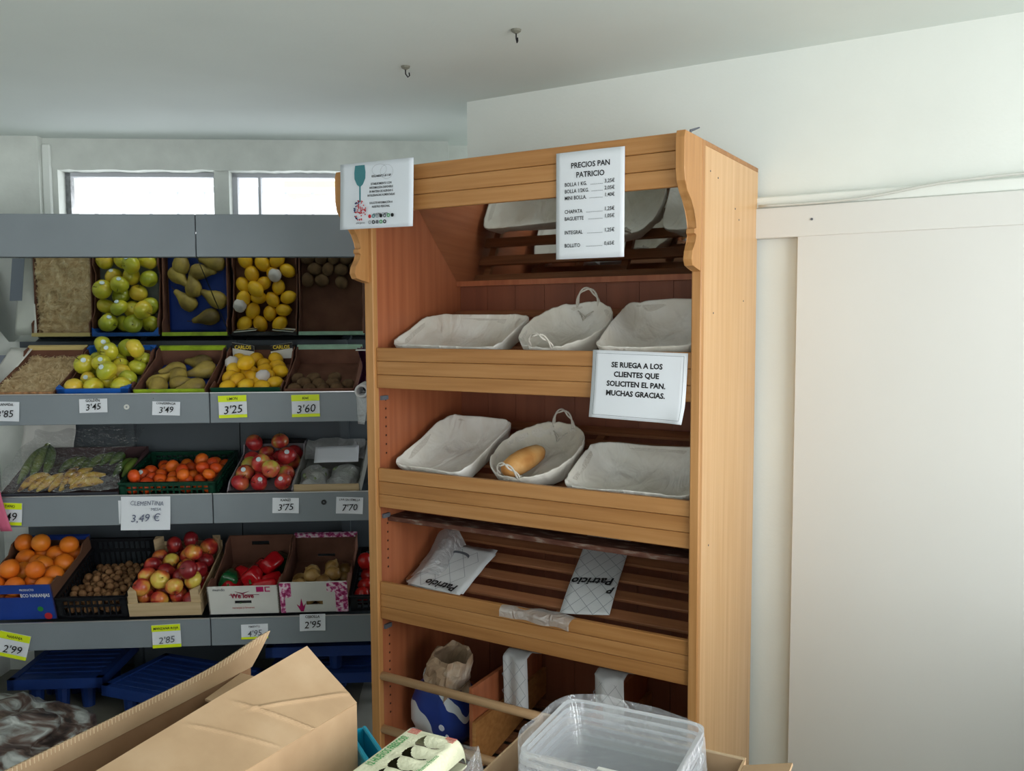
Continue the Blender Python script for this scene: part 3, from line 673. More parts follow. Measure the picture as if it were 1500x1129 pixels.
TM = [sphere_mesh('tomato', .036, noisy('tomato_skin', [(.3, (150, 24, 24)), (.7, (188, 40, 34))], (6, 6, 6), 2, .2, .5, rnd=.1), .86)]
pile('tomato', TM, M_tom, 16, .30, .40, .036, [(.04, .06), (.05, .14), (.04, .22), (.05, .30), (.12, .08), (.12, .2), (.12, .3)], 'dark red tomato', 'crate by rack', 'tomato', 'tomatoes beside the bread rack', w0=.07, extra=6, vfill=.38)

# straw, blue paper, wrapped lemon
def straw(M, w, L, n, h, lab):
    rn = random.Random(3); bm = bm_new()
    def hgt(u, v): return h + .018 * noise.noise(Vector((u * 14, v * 14, 0)))
    add_grid(bm, 16, 22, lambda a, b: (.008 + a * (w - .016), .008 + b * (L - .016), hgt(a * w, b * L) - .006))
    for _ in range(n):
        u, v = rn.uniform(.015, w - .015), rn.uniform(.015, L - .015); a = rn.uniform(0, math.pi); l = rn.uniform(.012, .03); z = hgt(u, v) + rn.uniform(-.003, .007)
        c = Vector((u, v, z)); d = Vector((math.cos(a), math.sin(a), rn.uniform(-.3, .3))) * l; s = Vector((-math.sin(a), math.cos(a), 0)) * rn.uniform(.0006, .0012)
        k = Vector((0, 0, rn.uniform(0, .006))); P = [c - d, c + k, c + d]
        P = [Vector((min(max(q.x, .006), w - .006), min(max(q.y, .006), L - .006), q.z)) for q in P]
        V = [(bm.verts.new(q - s), bm.verts.new(q + s)) for q in P]
        for i in range(2): bm.faces.new((V[i][0], V[i][1], V[i + 1][1], V[i + 1][0]))
    o = obj('straw', bm, STRAW, None, M, False, 'stuff'); tag(o, lab, 'straw')
straw(M_gran, .262, .395, 3200, .045, 'shredded straw bedding filling the pomegranate tray')
bm = add_grid(bm_new(), 20, 24, lambda a, b: (.01 + a * .28, .01 + b * .375, .0075 + .002 * noise.noise(Vector((a * 7, b * 9, 2)))))
tag(obj('tissue_paper', thicken(bm, .001), plain('blue_tissue', (28, 62, 150), .6, bump=.3, bs=20), None, M_pear, True), 'crumpled blue tissue paper under the pears', 'paper')
bm = add_grid(bm_new(), 14, 18, lambda a, b: (.01 + a * .28, .01 + b * .375, .0072 + .0015 * noise.noise(Vector((a * 7, b * 9, 5)))))
tag(obj('tissue_paper', thicken(bm, .001), plain('grey_tissue', (120, 124, 126), .6, bump=.2, bs=20), None, M_gold, True), 'grey tissue paper under the yellow-green apples', 'paper')
for q, l in (((.035, .262, .07), 'white tissue-wrapped lemon at the left of the lemon tray'), ((.20, .12, .065), 'white tissue-wrapped lemon near the front of the lemon tray')):
    bm = bm_new(); bmesh.ops.create_icosphere(bm, subdivisions=3, radius=.031)
    for v in bm.verts: v.co *= 1 + .16 * noise.noise(v.co * 60)
    tag(obj('wrapped_lemon', bm, plain('wrap_tissue', (206, 200, 196), .7), None, M_lem @ T(*q), True), l, 'lemon', 'wrapped lemons')

# ---- bananas
def bunch(M, fingers, mat, lab, name='banana_bunch'):
    """fingers: list of control polylines (local) running from the hub to the tip"""
    o = thing(name, lab, 'bananas', M)
    for P in fingers:
        P = [Vector(q) for q in P]; pts = []
        for i in range(9):
            t = i / 8
            pts.append(P[0] * (1 - t) ** 2 + P[1] * 2 * t * (1 - t) + P[2] * t * t)
        rads = [.007, .010, .017, .0205, .0215, .0215, .0195, .012, .005]
        obj('banana', add_tube(bm_new(), pts, rads, 8), mat, o, smooth=True)
    h = fingers[0][0]
    bm = bm_new(); bmesh.ops.create_icosphere(bm, subdivisions=2, radius=.014, matrix=T(*h)); obj('crown', bm, STEM if mat is SK['yban'] else SK['gban'], o, smooth=True)
    return o
bunch(M_ban, [((.066, .33, .135), (.030, .27, .12), (.028, .10, .05)), ((.070, .33, .135), (.070, .25, .13), (.070, .12, .05)), ((.074, .33, .135), (.118, .28, .13), (.115, .15, .05))], SK['gban'], 'yellow-green banana bunch standing at the left end of the banana tray')
bunch(M_ban, [((.17, .13, .05), (.10, .16, .09), (.05, .05, .035)), ((.175, .12, .045), (.13, .13, .07), (.09, .055, .035))], SK['yban'], 'ripe yellow bananas curling at the front left of the tray')
bunch(M_ban, [((.24, .16, .05), (.18, .14, .08), (.13, .045, .035)), ((.245, .16, .05), (.21, .14, .08), (.18, .045, .035)), ((.25, .16, .05), (.25, .12, .07), (.225, .045, .035))], SK['yban'], 'freckled ripe bananas along the front of the tray')
bunch(M_ban, [((.262, .045, .055), (.235, .09, .08), (.25, .19, .085)), ((.266, .045, .055), (.275, .10, .09), (.32, .17, .085)), ((.27, .043, .053), (.30, .10, .085), (.39, .135, .07)), ((.272, .04, .05), (.34, .075, .08), (.40, .075, .06))], SK['yban'], 'brown-spotted banana bunch fanning right from its crown')
bunch(M_ban, [((.36, .36, .05), (.30, .33, .10), (.285, .21, .07)), ((.37, .36, .05), (.35, .33, .11), (.335, .22, .08)), ((.38, .36, .05), (.40, .33, .11), (.375, .23, .08))], SK['gban'], 'green banana bunch behind the spotted bananas')
bunch(M_ban, [((.46, .33, .05), (.43, .28, .09), (.41, .16, .05)), ((.465, .33, .05), (.47, .28, .09), (.45, .16, .05))], SK['gban'], 'green bananas at the right end of the banana tray')
bunch(M_ban, [((.22, .34, .05), (.19, .31, .09), (.15, .22, .05)), ((.23, .34, .05), (.23, .31, .09), (.20, .21, .05)), ((.24, .34, .05), (.27, .31, .08), (.245, .22, .05))], SK['gban'], 'dark green bananas in the middle back of the tray')
def crumple(M, nu, nv, fn, mat, name, lab, cat, amp=.01, fr=14, th=.0006, smooth=True, seed=0):
    def f(a, b):
        q = Vector(fn(a, b)); n = Vector((noise.noise(q * fr + Vector((seed, 0, 0))), noise.noise(q * fr + Vector((5, seed, 0))), noise.noise(q * fr + Vector((0, 9, seed)))))
        return q + n * amp
    bm = add_grid(bm_new(), nu, nv, f)
    if th: thicken(bm, th)
    return tag(obj(name, bm, mat, None, M, smooth), lab, cat)
crumple(M_ban, 44, 30, lambda a, b: (.0 + a * .485, -.012 + b * .41, .062 + .10 * b ** .8 + (.03 if b > .1 else 0)), FILM, 'plastic_film', 'clear crumpled plastic film covering the banana tray', 'plastic film', .022, 11, 0)
# white sheets behind the banana tray and above the left trays
crumple(FRM, 16, 16, lambda a, b: (-1.0 + a * .24, .40 + .03 * b, .98 + b * .24), WHITEP, 'white_sheet', 'crumpled white sheet behind the left end of the banana tray', 'sheet', .02, 9)
crumple(FRM, 10, 10, lambda a, b: (-1.00 + a * (.055 + .045 * b), .03 + b * .33, 1.345 + b * .225), WHITEP, 'white_card', 'white card lying left of the pomegranate tray on the upper shelf', 'card', .002, 9, .002)
bm = bm_new(); bx(bm, -1.0, -.945, .10, .30, .0, .002); tag(obj('grey_card', bm, plain('slate_card', (116, 122, 134), .6), None, FRM @ T(0, -.045, 1.372) @ RX(34)), 'slate grey card lying on the white card at the far left', 'card')
bm = bm_new(); bx(bm, -1.015, -.90, -.012, .012, 1.385, 1.402, None, .002); tag(obj('wooden_strip', bm, PLYW, None, FRM), 'short wooden strip at the front left of the upper shelf', 'strip')
# grapes, bags on the middle shelf right
GM = sphere_mesh('grapes', .011, plain('grape_skin', (120, 134, 96), .3), 1.1, 0, 8)
def grapes(M, cx, cy, lab):
    rn = random.Random(int(cx * 100)); bm = bm_new()
    for _ in range(60):
        a, rr = rn.uniform(0, 6.28), rn.uniform(0, .05)
        bmesh.ops.create_icosphere(bm, subdivisions=2, radius=.011, matrix=T(cx + rr * math.cos(a), cy + rr * math.sin(a) * 1.2, .02 + rn.uniform(0, .03)))
    o = obj('grapes', bm, GM.materials[0], None, M, True, 'stuff'); tag(o, lab, 'grapes')
    crumple(M, 22, 22, lambda a, b: (cx + (a - .5) * .13, cy + (b - .5) * .19, .022 + .05 * math.sin(math.pi * a) ** .6 * math.sin(math.pi * b) ** .6), MILKY, 'grape_bag', lab.replace('green grapes in', 'crumpled clear bag over grapes in'), 'bag', .014, 22, 0)
grapes(M_uva, .075, .13, 'green grapes in the left half of the low wooden tray')
grapes(M_uva, .205, .15, 'green grapes in the right half of the low wooden tray')
crumple(M_uva, 12, 6, lambda a, b: (.06 + a * .20, .21 + b * .07, .065 + b * .05), PAPER, 'paper_sheet', 'white paper sheet behind the bagged grapes', 'paper', .003, 9)
crumple(M_uva, 24, 20, lambda a, b: (.008 + a * .27, .28 + b * .10, .05 + b * .06), MILKY, 'plastic_bag', 'pale translucent plastic at the back of the grape tray', 'bag', .015, 18, 0)

# ---- price tags
def price_tag(x, z, y, w, h, rot, top, price, lab, yel=(), ink=INK, s=.036, ts=.016, inkt=INK):
    M = FRM @ T(x, y - .0175, z) @ RY(rot)
    bm = add_grid(bm_new(), 6, 6, lambda a, b: ((a - .5) * w, -.004 * (abs(a - .5) * 2) ** 2 * (1 - b) - .001, (b - .5) * h)); thicken(bm, .0006)
    o = obj('price_tag', bm, PAPER, None, M); tag(o, lab, 'price tag', 'price tags on the produce shelving')
    for k in yel:
        a, b = ((.22, .5) if k == 't' else (-.5, -.36)); bm = bm_new(); bx(bm, -w / 2, w / 2, -.0065, -.006, a * h, b * h); obj('yellow_band', bm, YELLOW, o)
    lettering(o, price, s, 0, -.30 * h, ink, y=-.0075, shear=.15, jitter=.05, bold=.004)
    lettering(o, top, ts, 0, .30 * h, inkt, y=-.0078, shear=.1, jitter=.05, bold=.012, sx=.9)
price_tag(-.847, 1.314, 0, .115, .082, 2, 'GRANADA', "3'85", "white tag GRANADA 3'85 on the upper shelf rail", s=.042)
price_tag(-.487, 1.334, 0, .115, .058, -1, 'GOLDEN', "3'45", "white tag GOLDEN 3'45 on the upper shelf rail", s=.038)
price_tag(-.188, 1.319, 0, .115, .058, 2, 'CONFERENCIA', "3'49", "white tag reading 3'49 on the upper shelf rail under the pears", s=.036, ts=.013)
price_tag(.089, 1.324, 0, .118, .095, -1.5, 'LIMON', "3'25", "yellow-topped tag LIMON 3'25 under the lemons", 'tb', s=.048)
price_tag(.395, 1.324, 0, .118, .095, -1, 'Kiwi', "3'60", "yellow-topped tag Kiwi 3'60 under the kiwis", 'tb', s=.048)
price_tag(-.858, .880, 0, .12, .095, 3, 'PLATANO', "3'49", "yellow-topped tag 3'49 at the left of the middle rail", 'tb', s=.048)
price_tag(.30, .894, 0, .112, .066, 1.5, 'KANZI', "3'75", "white tag KANZI 3'75 on the middle rail", s=.040)
price_tag(.572, .889, 0, .115, .072, 2.5, 'UVA SIN SEMILLA', "7'70", "white tag 7'70 on the middle rail beside the bread rack", s=.040, ts=.013)
price_tag(-.815, .343, -.088, .125, .105, 14, 'NARANJA', "2'99", "crooked yellow-banded tag NARANJA 2'99 on the lowest rail", 'tb', s=.046)
price_tag(-.190, .366, -.088, .118, .098, -2, 'MANZANA ROJA', "2'85", "yellow-banded tag MANZANA ROJA 2'85 on the lowest rail", 'tb', INKG, .040, .015)
price_tag(.175, .375, -.088, .112, .062, -1, 'PIMIENTO', "4'95", "small yellow-edged tag 4'95 on the lowest rail", 'b', INKG, .036, .012, INKG)
price_tag(.418, .407, -.088, .108, .072, 0, 'CEBOLLA', "2'95", "white tag CEBOLLA 2'95 on the lowest rail", s=.042)
o = obj('price_tag', thicken(add_grid(bm_new(), 8, 8, lambda a, b: ((a - .5) * .205, -.012 * (1 - b) ** 2, (b - .5) * .142)), .0006), PAPER, None, FRM @ T(-.287, -.021, .873) @ RY(.6))
tag(o, 'large white sheet Clementina 3,49 € on the middle rail', 'price tag', 'price tags on the produce shelving')
lettering(o, 'CLEMENTINA', .027, .008, .035, INKB, y=-.012, shear=.2, jitter=.06, sx=.85)
lettering(o, 'MESA', .018, .045, .012, INKB, y=-.012, shear=.2)
lettering(o, '3,49 €', .046, .0, -.034, INKB, y=-.014, shear=.2, jitter=.05)
o = obj('price_tag', thicken(add_grid(bm_new(), 3, 3, lambda a, b: ((a - .5) * .10, 0, (b - .5) * .10)), .0006), PAPER, None, FRM @ T(-.352, -.0175, .878))
tag(o, 'white tag mostly hidden behind the large clementine sheet', 'price tag', 'price tags on the produce shelving')
# rail stickers / knobs
for (x, z, y, m, l) in ((-.352, 1.327, 0, WHITEP, 'small round white plug on the upper shelf rail'), (.462, .905, 0, BLACKP, 'small round black plug on the middle shelf rail')):
    bm = add_lathe(bm_new(), [(.004, 0), (.011, 0), (.011, .004), (.004, .004)], 14); tag(obj('rail_plug', bm, m, None, FRM @ T(x, y - .016, z) @ RX(90)), l, 'plug', 'plugs in the shelf rails')
# pink strap, roll of bags, purple net
bm = bm_new(); pts = [(-.935, 1.20), (-.905, 1.06), (-.880, .95), (-.845, .815)]
def strap(a, b):
    i = min(int(a * 3), 2); t = a * 3 - i; x = pts[i][0] * (1 - t) + pts[i + 1][0] * t; z = pts[i][1] * (1 - t) + pts[i + 1][1] * t
    return (x + (b - .5) * (.022 + .026 * a), -.05 + .01 * math.sin(a * 5), z)
tag(obj('plastic_strap', thicken(add_grid(bm, 18, 3, strap), .0008), plain('pink_strap', (206, 96, 128), .5), None, FRM, True), 'pink plastic strap hanging in front of the middle shelf, far left', 'strap')
rb = thing('bag_roll', 'roll of produce bags hanging beside the bread rack', 'bag roll', FRM @ T(.648, -.06, 1.395))
bm = add_lathe(bm_new(), [(.018, -.10), (.029, -.10), (.029, .10), (.018, .10), (.018, -.10)], 24); obj('roll', bm, plain('roll_white', (214, 214, 214), .6), rb, RX(90), True)
bm = add_grid(bm_new(), 6, 10, lambda a, b: (-.028 + .006 * b + a * (.06 - .03 * b), -.06 - .03 * a, -.01 - b * .13)); obj('loose_bag', thicken(bm, .0006), MILKY, rb, smooth=True)
crumple(FRM, 12, 16, lambda a, b: (.612 + .035 * a + .02 * math.sin(b * 3), .02 + .05 * math.sin(a * 3.14), 1.405 + .16 * b), plain('purple_net', (74, 30, 62), .5, bump=.6, bs=60), 'net_bag', 'dark purple net bag hanging between kiwi tray and bread rack', 'bag', .01, 20, .001)
bm = bm_new(); bx(bm, .61, .70, -.02, .04, 1.557, 1.562); tag(obj('label_strip', bm, WHITEP, None, FRM), 'thin white strip above the purple net bag', 'strip')

# ---- pallets on the floor
def pallet(M, w, d, h, lab):
    o = thing('plastic_pallet', lab, 'pallet', M, 'blue plastic pallets under the produce shelving')
    n = 7
    bm = bm_new(); bx(bm, 0, w, 0, .03, h - .045, h); bx(bm, 0, w, d - .03, d, h - .045, h); bx(bm, 0, .03, 0, d, h - .045, h); bx(bm, w - .03, w, 0, d, h - .045, h); obj('rim', bm, PLBLU, o)
    for i in range(n):
        y = .04 + i * (d - .08) / n; bm = bm_new(); bx(bm, .03, w - .03, y, y + (d - .08) / n * .78, h - .02, h - .004, None, .002); obj('deck_slat', bm, PLBLU, o)
    bm = bm_new()
    for i in range(5): x = .03 + (i + .5) * (w - .06) / 5; bx(bm, x - .012, x + .012, .03, d - .03, h - .04, h - .02)
    obj('rib', bm, PLBLU, o)
    for x in (.09, w / 2, w - .09):
        for y in (.07, d / 2, d - .07):
            bm = add_lathe(bm_new(), [(0, 0), (.026, 0), (.034, h - .02), (0, h - .02)], 10); obj('foot', bm, PLBLU, o, T(x, y, 0))
pallet(FRM @ T(-.905, 0, 0), .40, .43, .15, 'leftmost blue plastic pallet under the shelving')
pallet(FRM @ T(-.478, -.08, 0) @ RZ(-24), .56, .38, .15, 'angled blue plastic pallet in the middle under the shelving')
pallet(FRM @ T(.20, -.03, 0), .58, .44, .15, 'blue plastic pallet under the shelving next to the bread rack')
pallet(FRM @ T(.20, -.03, .152), .58, .44, .12, 'blue plastic pallet stacked on the one next to the bread rack')

# crumpled sack bottom left on the floor
def lump(M, rx, ry, rz, amp, fr, mat, name, lab, cat, sub=5):
    bm = bm_new(); bmesh.ops.create_icosphere(bm, subdivisions=sub, radius=1)
    for v in bm.verts:
        d = v.co.normalized(); k = 1 + amp * noise.noise(d * fr) + amp * .5 * noise.noise(d * fr * 2.3)
        v.co = Vector((d.x * rx * k, d.y * ry * k, max(d.z, -.25) * rz * k))
    return tag(obj(name, bm, mat, None, M, True), lab, cat)
lump(T(-2.02, 3.15, .03), .36, .40, .17, .25, 2.6, noisy('grey_sack', [(.34, (54, 46, 44)), (.44, (112, 92, 84)), (.54, (160, 164, 160)), (.66, (214, 218, 214))], (5, 9, 16), 7, .4, .5, .3, dist=1.5), 'crumpled_sack', 'crumpled grey and brown sack on the floor, bottom left', 'sack')

# ================================================================ BREAD RACK
rk = thing('bread_rack', 'tall beech bread rack with three slatted trays and a tilted mirror', 'bread rack', RKM)
WI = 1.157
bm = bm_new(); bx(bm, WI, WI + .025, .014, .55, 0, 2.165, None, .001)
pb = [(0.014, 2.165), (.55, 2.165)]
obj('side_panel', bm, WOODZ, rk)
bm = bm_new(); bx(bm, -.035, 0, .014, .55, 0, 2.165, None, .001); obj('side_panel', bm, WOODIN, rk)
bm = bm_new(); bx(bm, WI - .002, WI + .027, -.012, .014, 0, 2.178, None, .003); obj('front_post', bm, WOODEDGE, rk)
bm = bm_new(); bx(bm, -.037, .002, -.012, .014, 0, 2.178, None, .003); obj('front_post', bm, WOODEDGE, rk)
bm = bm_new(); bx(bm, -.035, WI + .025, .014, .55, 2.165, 2.178); obj('top_panel', bm, WOODX, rk)
nb = 9
for i in range(nb):
    a = i * WI / nb; b = (i + 1) * WI / nb
    bm = bm_new(); bx(bm, a + .0008, b - .0008, .53, .542, .02, 2.165); obj('back_board', bm, WOODBACK, rk)
# tilted mirror under the top
Lm = math.hypot(.36, .36 * .27 / .255)
bm = bm_new(); bx(bm, .001, WI - .001, 0, .47, 0, .004); obj('mirror', bm, MIRROR, rk, T(0, .512, 1.832) @ RX(180 - 46.6))
bm = bm_new(); bx(bm, .001, WI - .001, .50, .53, 1.818, 1.838); obj('mirror_ledge', bm, WOODIN, rk)
# valance planks and scalloped brackets
for i in range(3):
    z0 = 2.037 + i * .0478
    bm = bm_new(); bx(bm, .0, WI, -.118, -.100, z0, z0 + .0465, None, .0018); obj('valance_plank', bm, WOODX, rk)
bm = bm_new(); bx(bm, .0, WI, -.100, .014, 2.160, 2.175); obj('valance_top', bm, WOODX, rk)
prof = [(-.015, 2.178), (-.145, 2.178), (-.152, 2.160), (-.152, 2.080), (-.145, 2.048), (-.125, 2.022), (-.098, 2.002), (-.075, 1.978), (-.060, 1.950), (-.055, 1.930), (-.066, 1.928), (-.066, 1.916), (-.055, 1.912), (-.062, 1.892), (-.082, 1.868), (-.088, 1.845), (-.078, 1.828), (-.050, 1.822), (-.020, 1.818), (-.012, 1.815)]
for x in (-.037, WI):
    bm = bm_new(); add_prism(bm, prof, x, x + .026, 'x'); bmesh.ops.bevel(bm, geom=[e for e in bm.edges if abs(e.verts[0].co.x - e.verts[1].co.x) < 1e-5], offset=.0015, segments=1, affect='EDGES'); obj('scalloped_bracket', bm, WOODEDGE, rk)
bm = add_tube(bm_new(), [(WI + .012, -.07, 2.176), (WI + .012, -.07, 2.19), (WI + .03, -.05, 2.20)], [.004, .004, .002], 6); obj('bent_nail', bm, INKG, rk)
# nail marks on the outer side
bm = bm_new()
for (y, z) in ((.06, 2.10), (.13, 2.09), (.30, 2.02), (.34, 1.99), (.10, 1.70), (.08, 1.02), (.40, 1.74)):
    add_tube(bm, [(WI + .0252, y, z), (WI + .0262, y, z)], .0028, 6)
obj('nail_marks', bm, INKG, rk, kind='stuff')
# shelf pin holes
bm = bm_new()
for k in range(44):
    z = .25 + k * .032
    if any(a - .02 < z < b + .02 for a, b in ((.6, .76), (1.01, 1.17), (1.44, 1.6), )) or z > 1.6: continue
    add_tube(bm, [(.0005, .05, z), (.0012, .05, z)], .004, 8); 
obj('pin_holes', bm, plain('pin_hole_dark', (60, 30, 22), .8), rk, kind='stuff')
# trays
SL = 25
def front_board(z0, z1):
    n = 3; hh = (z1 - z0) / n
    for i in range(n):
        bm = bm_new(); bx(bm, .003, WI - .003, 0, .018, z0 + i * hh, z0 + (i + 1) * hh - .0012, None, .0018); obj('front_plank', bm, WOODX, rk)
TRM = {}
slat_me = None
for key, z0, z1, zs in (('a', 1.4477, 1.590, 1.500), ('b', 1.023, 1.163, 1.072), ('c', .617, .752, .668)):
    front_board(z0, z1)
    TM_ = T(0, .022, zs) @ RX(SL); TRM[key] = TM_
    for i in range(6):
        bm = bm_new(); s = .045 + i * .088; bx(bm, .004, WI - .004, s, s + .042, -.012, 0, None, .0015); obj('slat', bm, SLAT, rk, TM_)
    for x in (.03, .64, 1.10):
        bm = bm_new(); bx(bm, x, x + .028, .01, .54, -.034, -.0145); obj('batten', bm, SLAT, rk, TM_)
    for x in (.0, WI - .012):
        bm = bm_new(); bx(bm, x, x + .010, .02, .055, z0 - .045, z0 - .030); obj('shelf_bracket', bm, INKG, rk)
bm = bm_new(); bx(bm, .002, WI - .002, .05, .15, .963, .980, None, .001); obj('dusty_rail', bm, DUSTY, rk)
# lower bins: dowels, dividers, sloping slatted floor
for z in (.4035, .205):
    bm = add_tube(bm_new(), [(0, .005, z), (WI, .005, z)], .0155, 14); obj('dowel', bm, DOWEL, rk, smooth=True)
LOW = T(0, .03, .11) @ RX(12)
for i in range(7):
    bm = bm_new(); s = .01 + i * .072; bx(bm, .004, WI - .004, s, s + .045, -.014, 0, None, .0015); obj('slat', bm, SLAT, rk, LOW)
bm = bm_new(); bx(bm, 0, WI, .0, .02, .0, .10); obj('plinth', bm, WOODX, rk)
for x in (.36, .80):
    bm = bm_new(); add_prism(bm, [(.035, .135), (.035, .425), (.525, .435), (.525, .22)], x, x + .014, 'x'); obj('divider', bm, WOODIN, rk)
    bm = bm_new(); add_prism(bm, [(.025, .13), (.025, .31), (.525, .33), (.525, .23)], x + .018, x + .032, 'x'); obj('divider', bm, WOODX, rk)

# ---- baskets
def spt(a, n): 
    c, s = math.cos(a), math.sin(a)
    return (abs(c) ** (2 / n) * (1 if c >= 0 else -1), abs(s) ** (2 / n) * (1 if s >= 0 else -1))
def basket(M, cx, cy, a, b, h, n, lab, seed, rot=0, handles=False, group='cloth-lined bread baskets', name='bread_basket'):
    o = thing(name, lab, 'basket', M @ T(cx, cy + .040, 0) @ RZ(rot), group)
    NA = 96
    prof = [(.90, h * .30), (.94, h * .5), (.98, h - .022), (1.0, h - .004), (.992, h), (.975, h - .003), (.94, h - .014), (.88, h * .70), (.80, h * .53), (.70, h * .38), (.60, h * .28), (.48, h * .23), (.32, h * .21), (.16, h * .20), (0.02, h * .20)]
    bm = bm_new(); rings = []
    for j, (s, z) in enumerate(prof):
        ring = []
        for k in range(NA):
            an = 2 * math.pi * k / NA; u, v = spt(an, n)
            x, y = u * a * s, v * b * s
            q = Vector((x * 16, y * 16, seed))
            fold = (.011 * noise.noise(q * .55) if s < .9 else 0) + .003 * noise.noise(q) + .0035 * s * noise.noise(Vector((u * 7 * 1.3 * s, v * 7 * 1.3 * s, seed + z * 4)))
            rad = 1 + (.020 * noise.noise(Vector((u * 5, v * 5, seed + 3))) if s > .9 else .014 * noise.noise(q * .9))
            if 2 <= j <= 6: fold += .006 * noise.noise(Vector((u * 4.5, v * 4.5, seed + 5)))
            if j <= 1: fold += .016 * noise.noise(Vector((u * 3, v * 3, seed + 8)))
            cre = -.010 * abs(noise.noise(Vector((x * 22 + y * 9, y * 8, seed + 1)))) if s < .95 else 0
            # long diagonal creases in the corners
            if n > 3 and .5 < s < .96: cre += .014 * (abs(u * v) ** 4)
            ring.append(bm.verts.new((x * rad, y * rad, max(z + fold + cre, .003))))
        rings.append(ring)
    for j in range(len(rings) - 1):
        for k in range(NA): bm.faces.new((rings[j][k], rings[j][(k + 1) % NA], rings[j + 1][(k + 1) % NA], rings[j + 1][k]))
    bm.faces.new(rings[-1])
    obj('cloth_liner', bm, CLOTH, o, smooth=True)
    bm = bm_new(); rr = []
    for (s, z) in ((.74, 0.001), (.80, h * .3), (.90, h * .7), (.955, h - .012)):
        rr.append([bm.verts.new((spt(2 * math.pi * k / 48, n)[0] * a * s, spt(2 * math.pi * k / 48, n)[1] * b * s, z)) for k in range(48)])
    for j in range(3):
        for k in range(48): bm.faces.new((rr[j][k], rr[j][(k + 1) % 48], rr[j + 1][(k + 1) % 48], rr[j + 1][k]))
    bm.faces.new(rr[0][::-1]); obj('wicker_body', bm, WICKER, o, smooth=True)
    if handles:
        for sgn in (1, -1):
            pts1, pts2 = [], []
            for i in range(25):
                t = i / 24; an = math.pi * t; R0 = .042
                c = Vector((R0 * math.cos(an), sgn * (b * .90 + .006 + math.sin(an) * .014), h - .012 + math.sin(an) * .060))
                w = 14 * t; off = Vector((math.cos(w) * .0035, math.sin(w) * .0035, math.sin(w) * .0035))
                pts1.append(c + off); pts2.append(c - off)
            bm = bm_new(); add_tube(bm, pts1, .0032, 6); add_tube(bm, pts2, .0032, 6); obj('twisted_handle', bm, WICKER, o, smooth=True)
            bm = bm_new()
            for q in range(3):
                add_tube(bm, [(-.03 + .01 * q, sgn * (b * (.80 - .05 * q)), h - .018 - q * .006), (0, sgn * (b * (.72 - .05 * q)), h - .032 - q * .004), (.03 - .01 * q, sgn * (b * (.80 - .05 * q)), h - .018 - q * .006)], .0022, 5)
            obj('cloth_ties', bm, WICKER, o, smooth=True)
    return o
MA, MB_, MC = RKM @ TRM['a'], RKM @ TRM['b'], RKM @ TRM['c']
basket(MA, .252, .145, .228, .128, .080, 9, 'wide rectangular basket under cloth, left on the top tray', 1.3, -2)
basket(MA, .655, .180, .148, .176, .085, 2.2, 'oval handled basket in the middle of the top tray', 4.1, -3, True)
basket(MA, .980, .178, .155, .172, .092, 9, 'rectangular cloth-lined basket at the right of the top tray', 7.7, 3)
basket(MB_, .195, .190, .158, .178, .085, 9, 'rectangular cloth-lined basket at the left of the second tray', 2.9, -4)
basket(MB_, .540, .190, .152, .176, .085, 2.2, 'oval handled basket holding a loaf on the second tray', 5.6, -8, True)
basket(MB_, .930, .142, .215, .132, .080, 9, 'wide rectangular basket at the right of the second tray', 9.2, 1)
# loaf
bm = bm_new(); pr = [(0, -.095), (.018, -.092), (.030, -.075), (.037, -.04), (.040, 0), (.039, .04), (.032, .075), (.018, .092), (0, .095)]
add_lathe(bm, pr, 20, lambda a, q, z: 1 + .05 * math.cos(2 * a) + .02 * math.cos(3 * a + z * 30))
tag(obj('bread_loaf', bm, BREAD, None, MB_ @ T(.510, .178, .066) @ RZ(-14) @ RX(82), True), 'single crusty bread loaf in the oval basket', 'bread')

# ---- bags and paper on the third tray
def lattice(parent, w, l, n, z, mat=LINEINK, th=.0010, fn=None, name='printed_lattice'):
    bm = bm_new(); st = w / n; fn = fn or (lambda x, y: z)
    def line(p, q):
        m = 10; p, q = Vector((p[0], p[1], 0)), Vector((q[0], q[1], 0)); d = (q - p).normalized(); s = Vector((-d.y, d.x, 0)) * th
        V = []
        for i in range(m + 1):
            c = p.lerp(q, i / m); zz = fn(c.x, c.y)
            V.append((bm.verts.new((c.x - s.x, c.y - s.y, zz)), bm.verts.new((c.x + s.x, c.y + s.y, zz))))
        for i in range(m): bm.faces.new((V[i][0], V[i][1], V[i + 1][1], V[i + 1][0]))
    k = int((w + l * .8) / st) + 2
    for i in range(-k, k):
        for sg in (1, -1):
            # lines y = sg*0.8*(x - c)
            c = i * st; P = []
            for x in (0, w):
                y = sg * 1.25 * (x - c)
                P.append((x, y))
            (xa, ya), (xb, yb) = P
            def clip(t0, t1, lo, hi):
                return t0, t1
            ts = [0, 1]
            dy = yb - ya
            if abs(dy) > 1e-9:
                t_a, t_b = (0 - ya) / dy, (l - ya) / dy
                lo, hi = max(0, min(t_a, t_b)), min(1, max(t_a, t_b))
            else: lo, hi = 0, 1
            if hi - lo > .02: line((xa + (xb - xa) * lo, ya + dy * lo), (xa + (xb - xa) * hi, ya + dy * hi))
    return obj(name, bm, mat, parent)
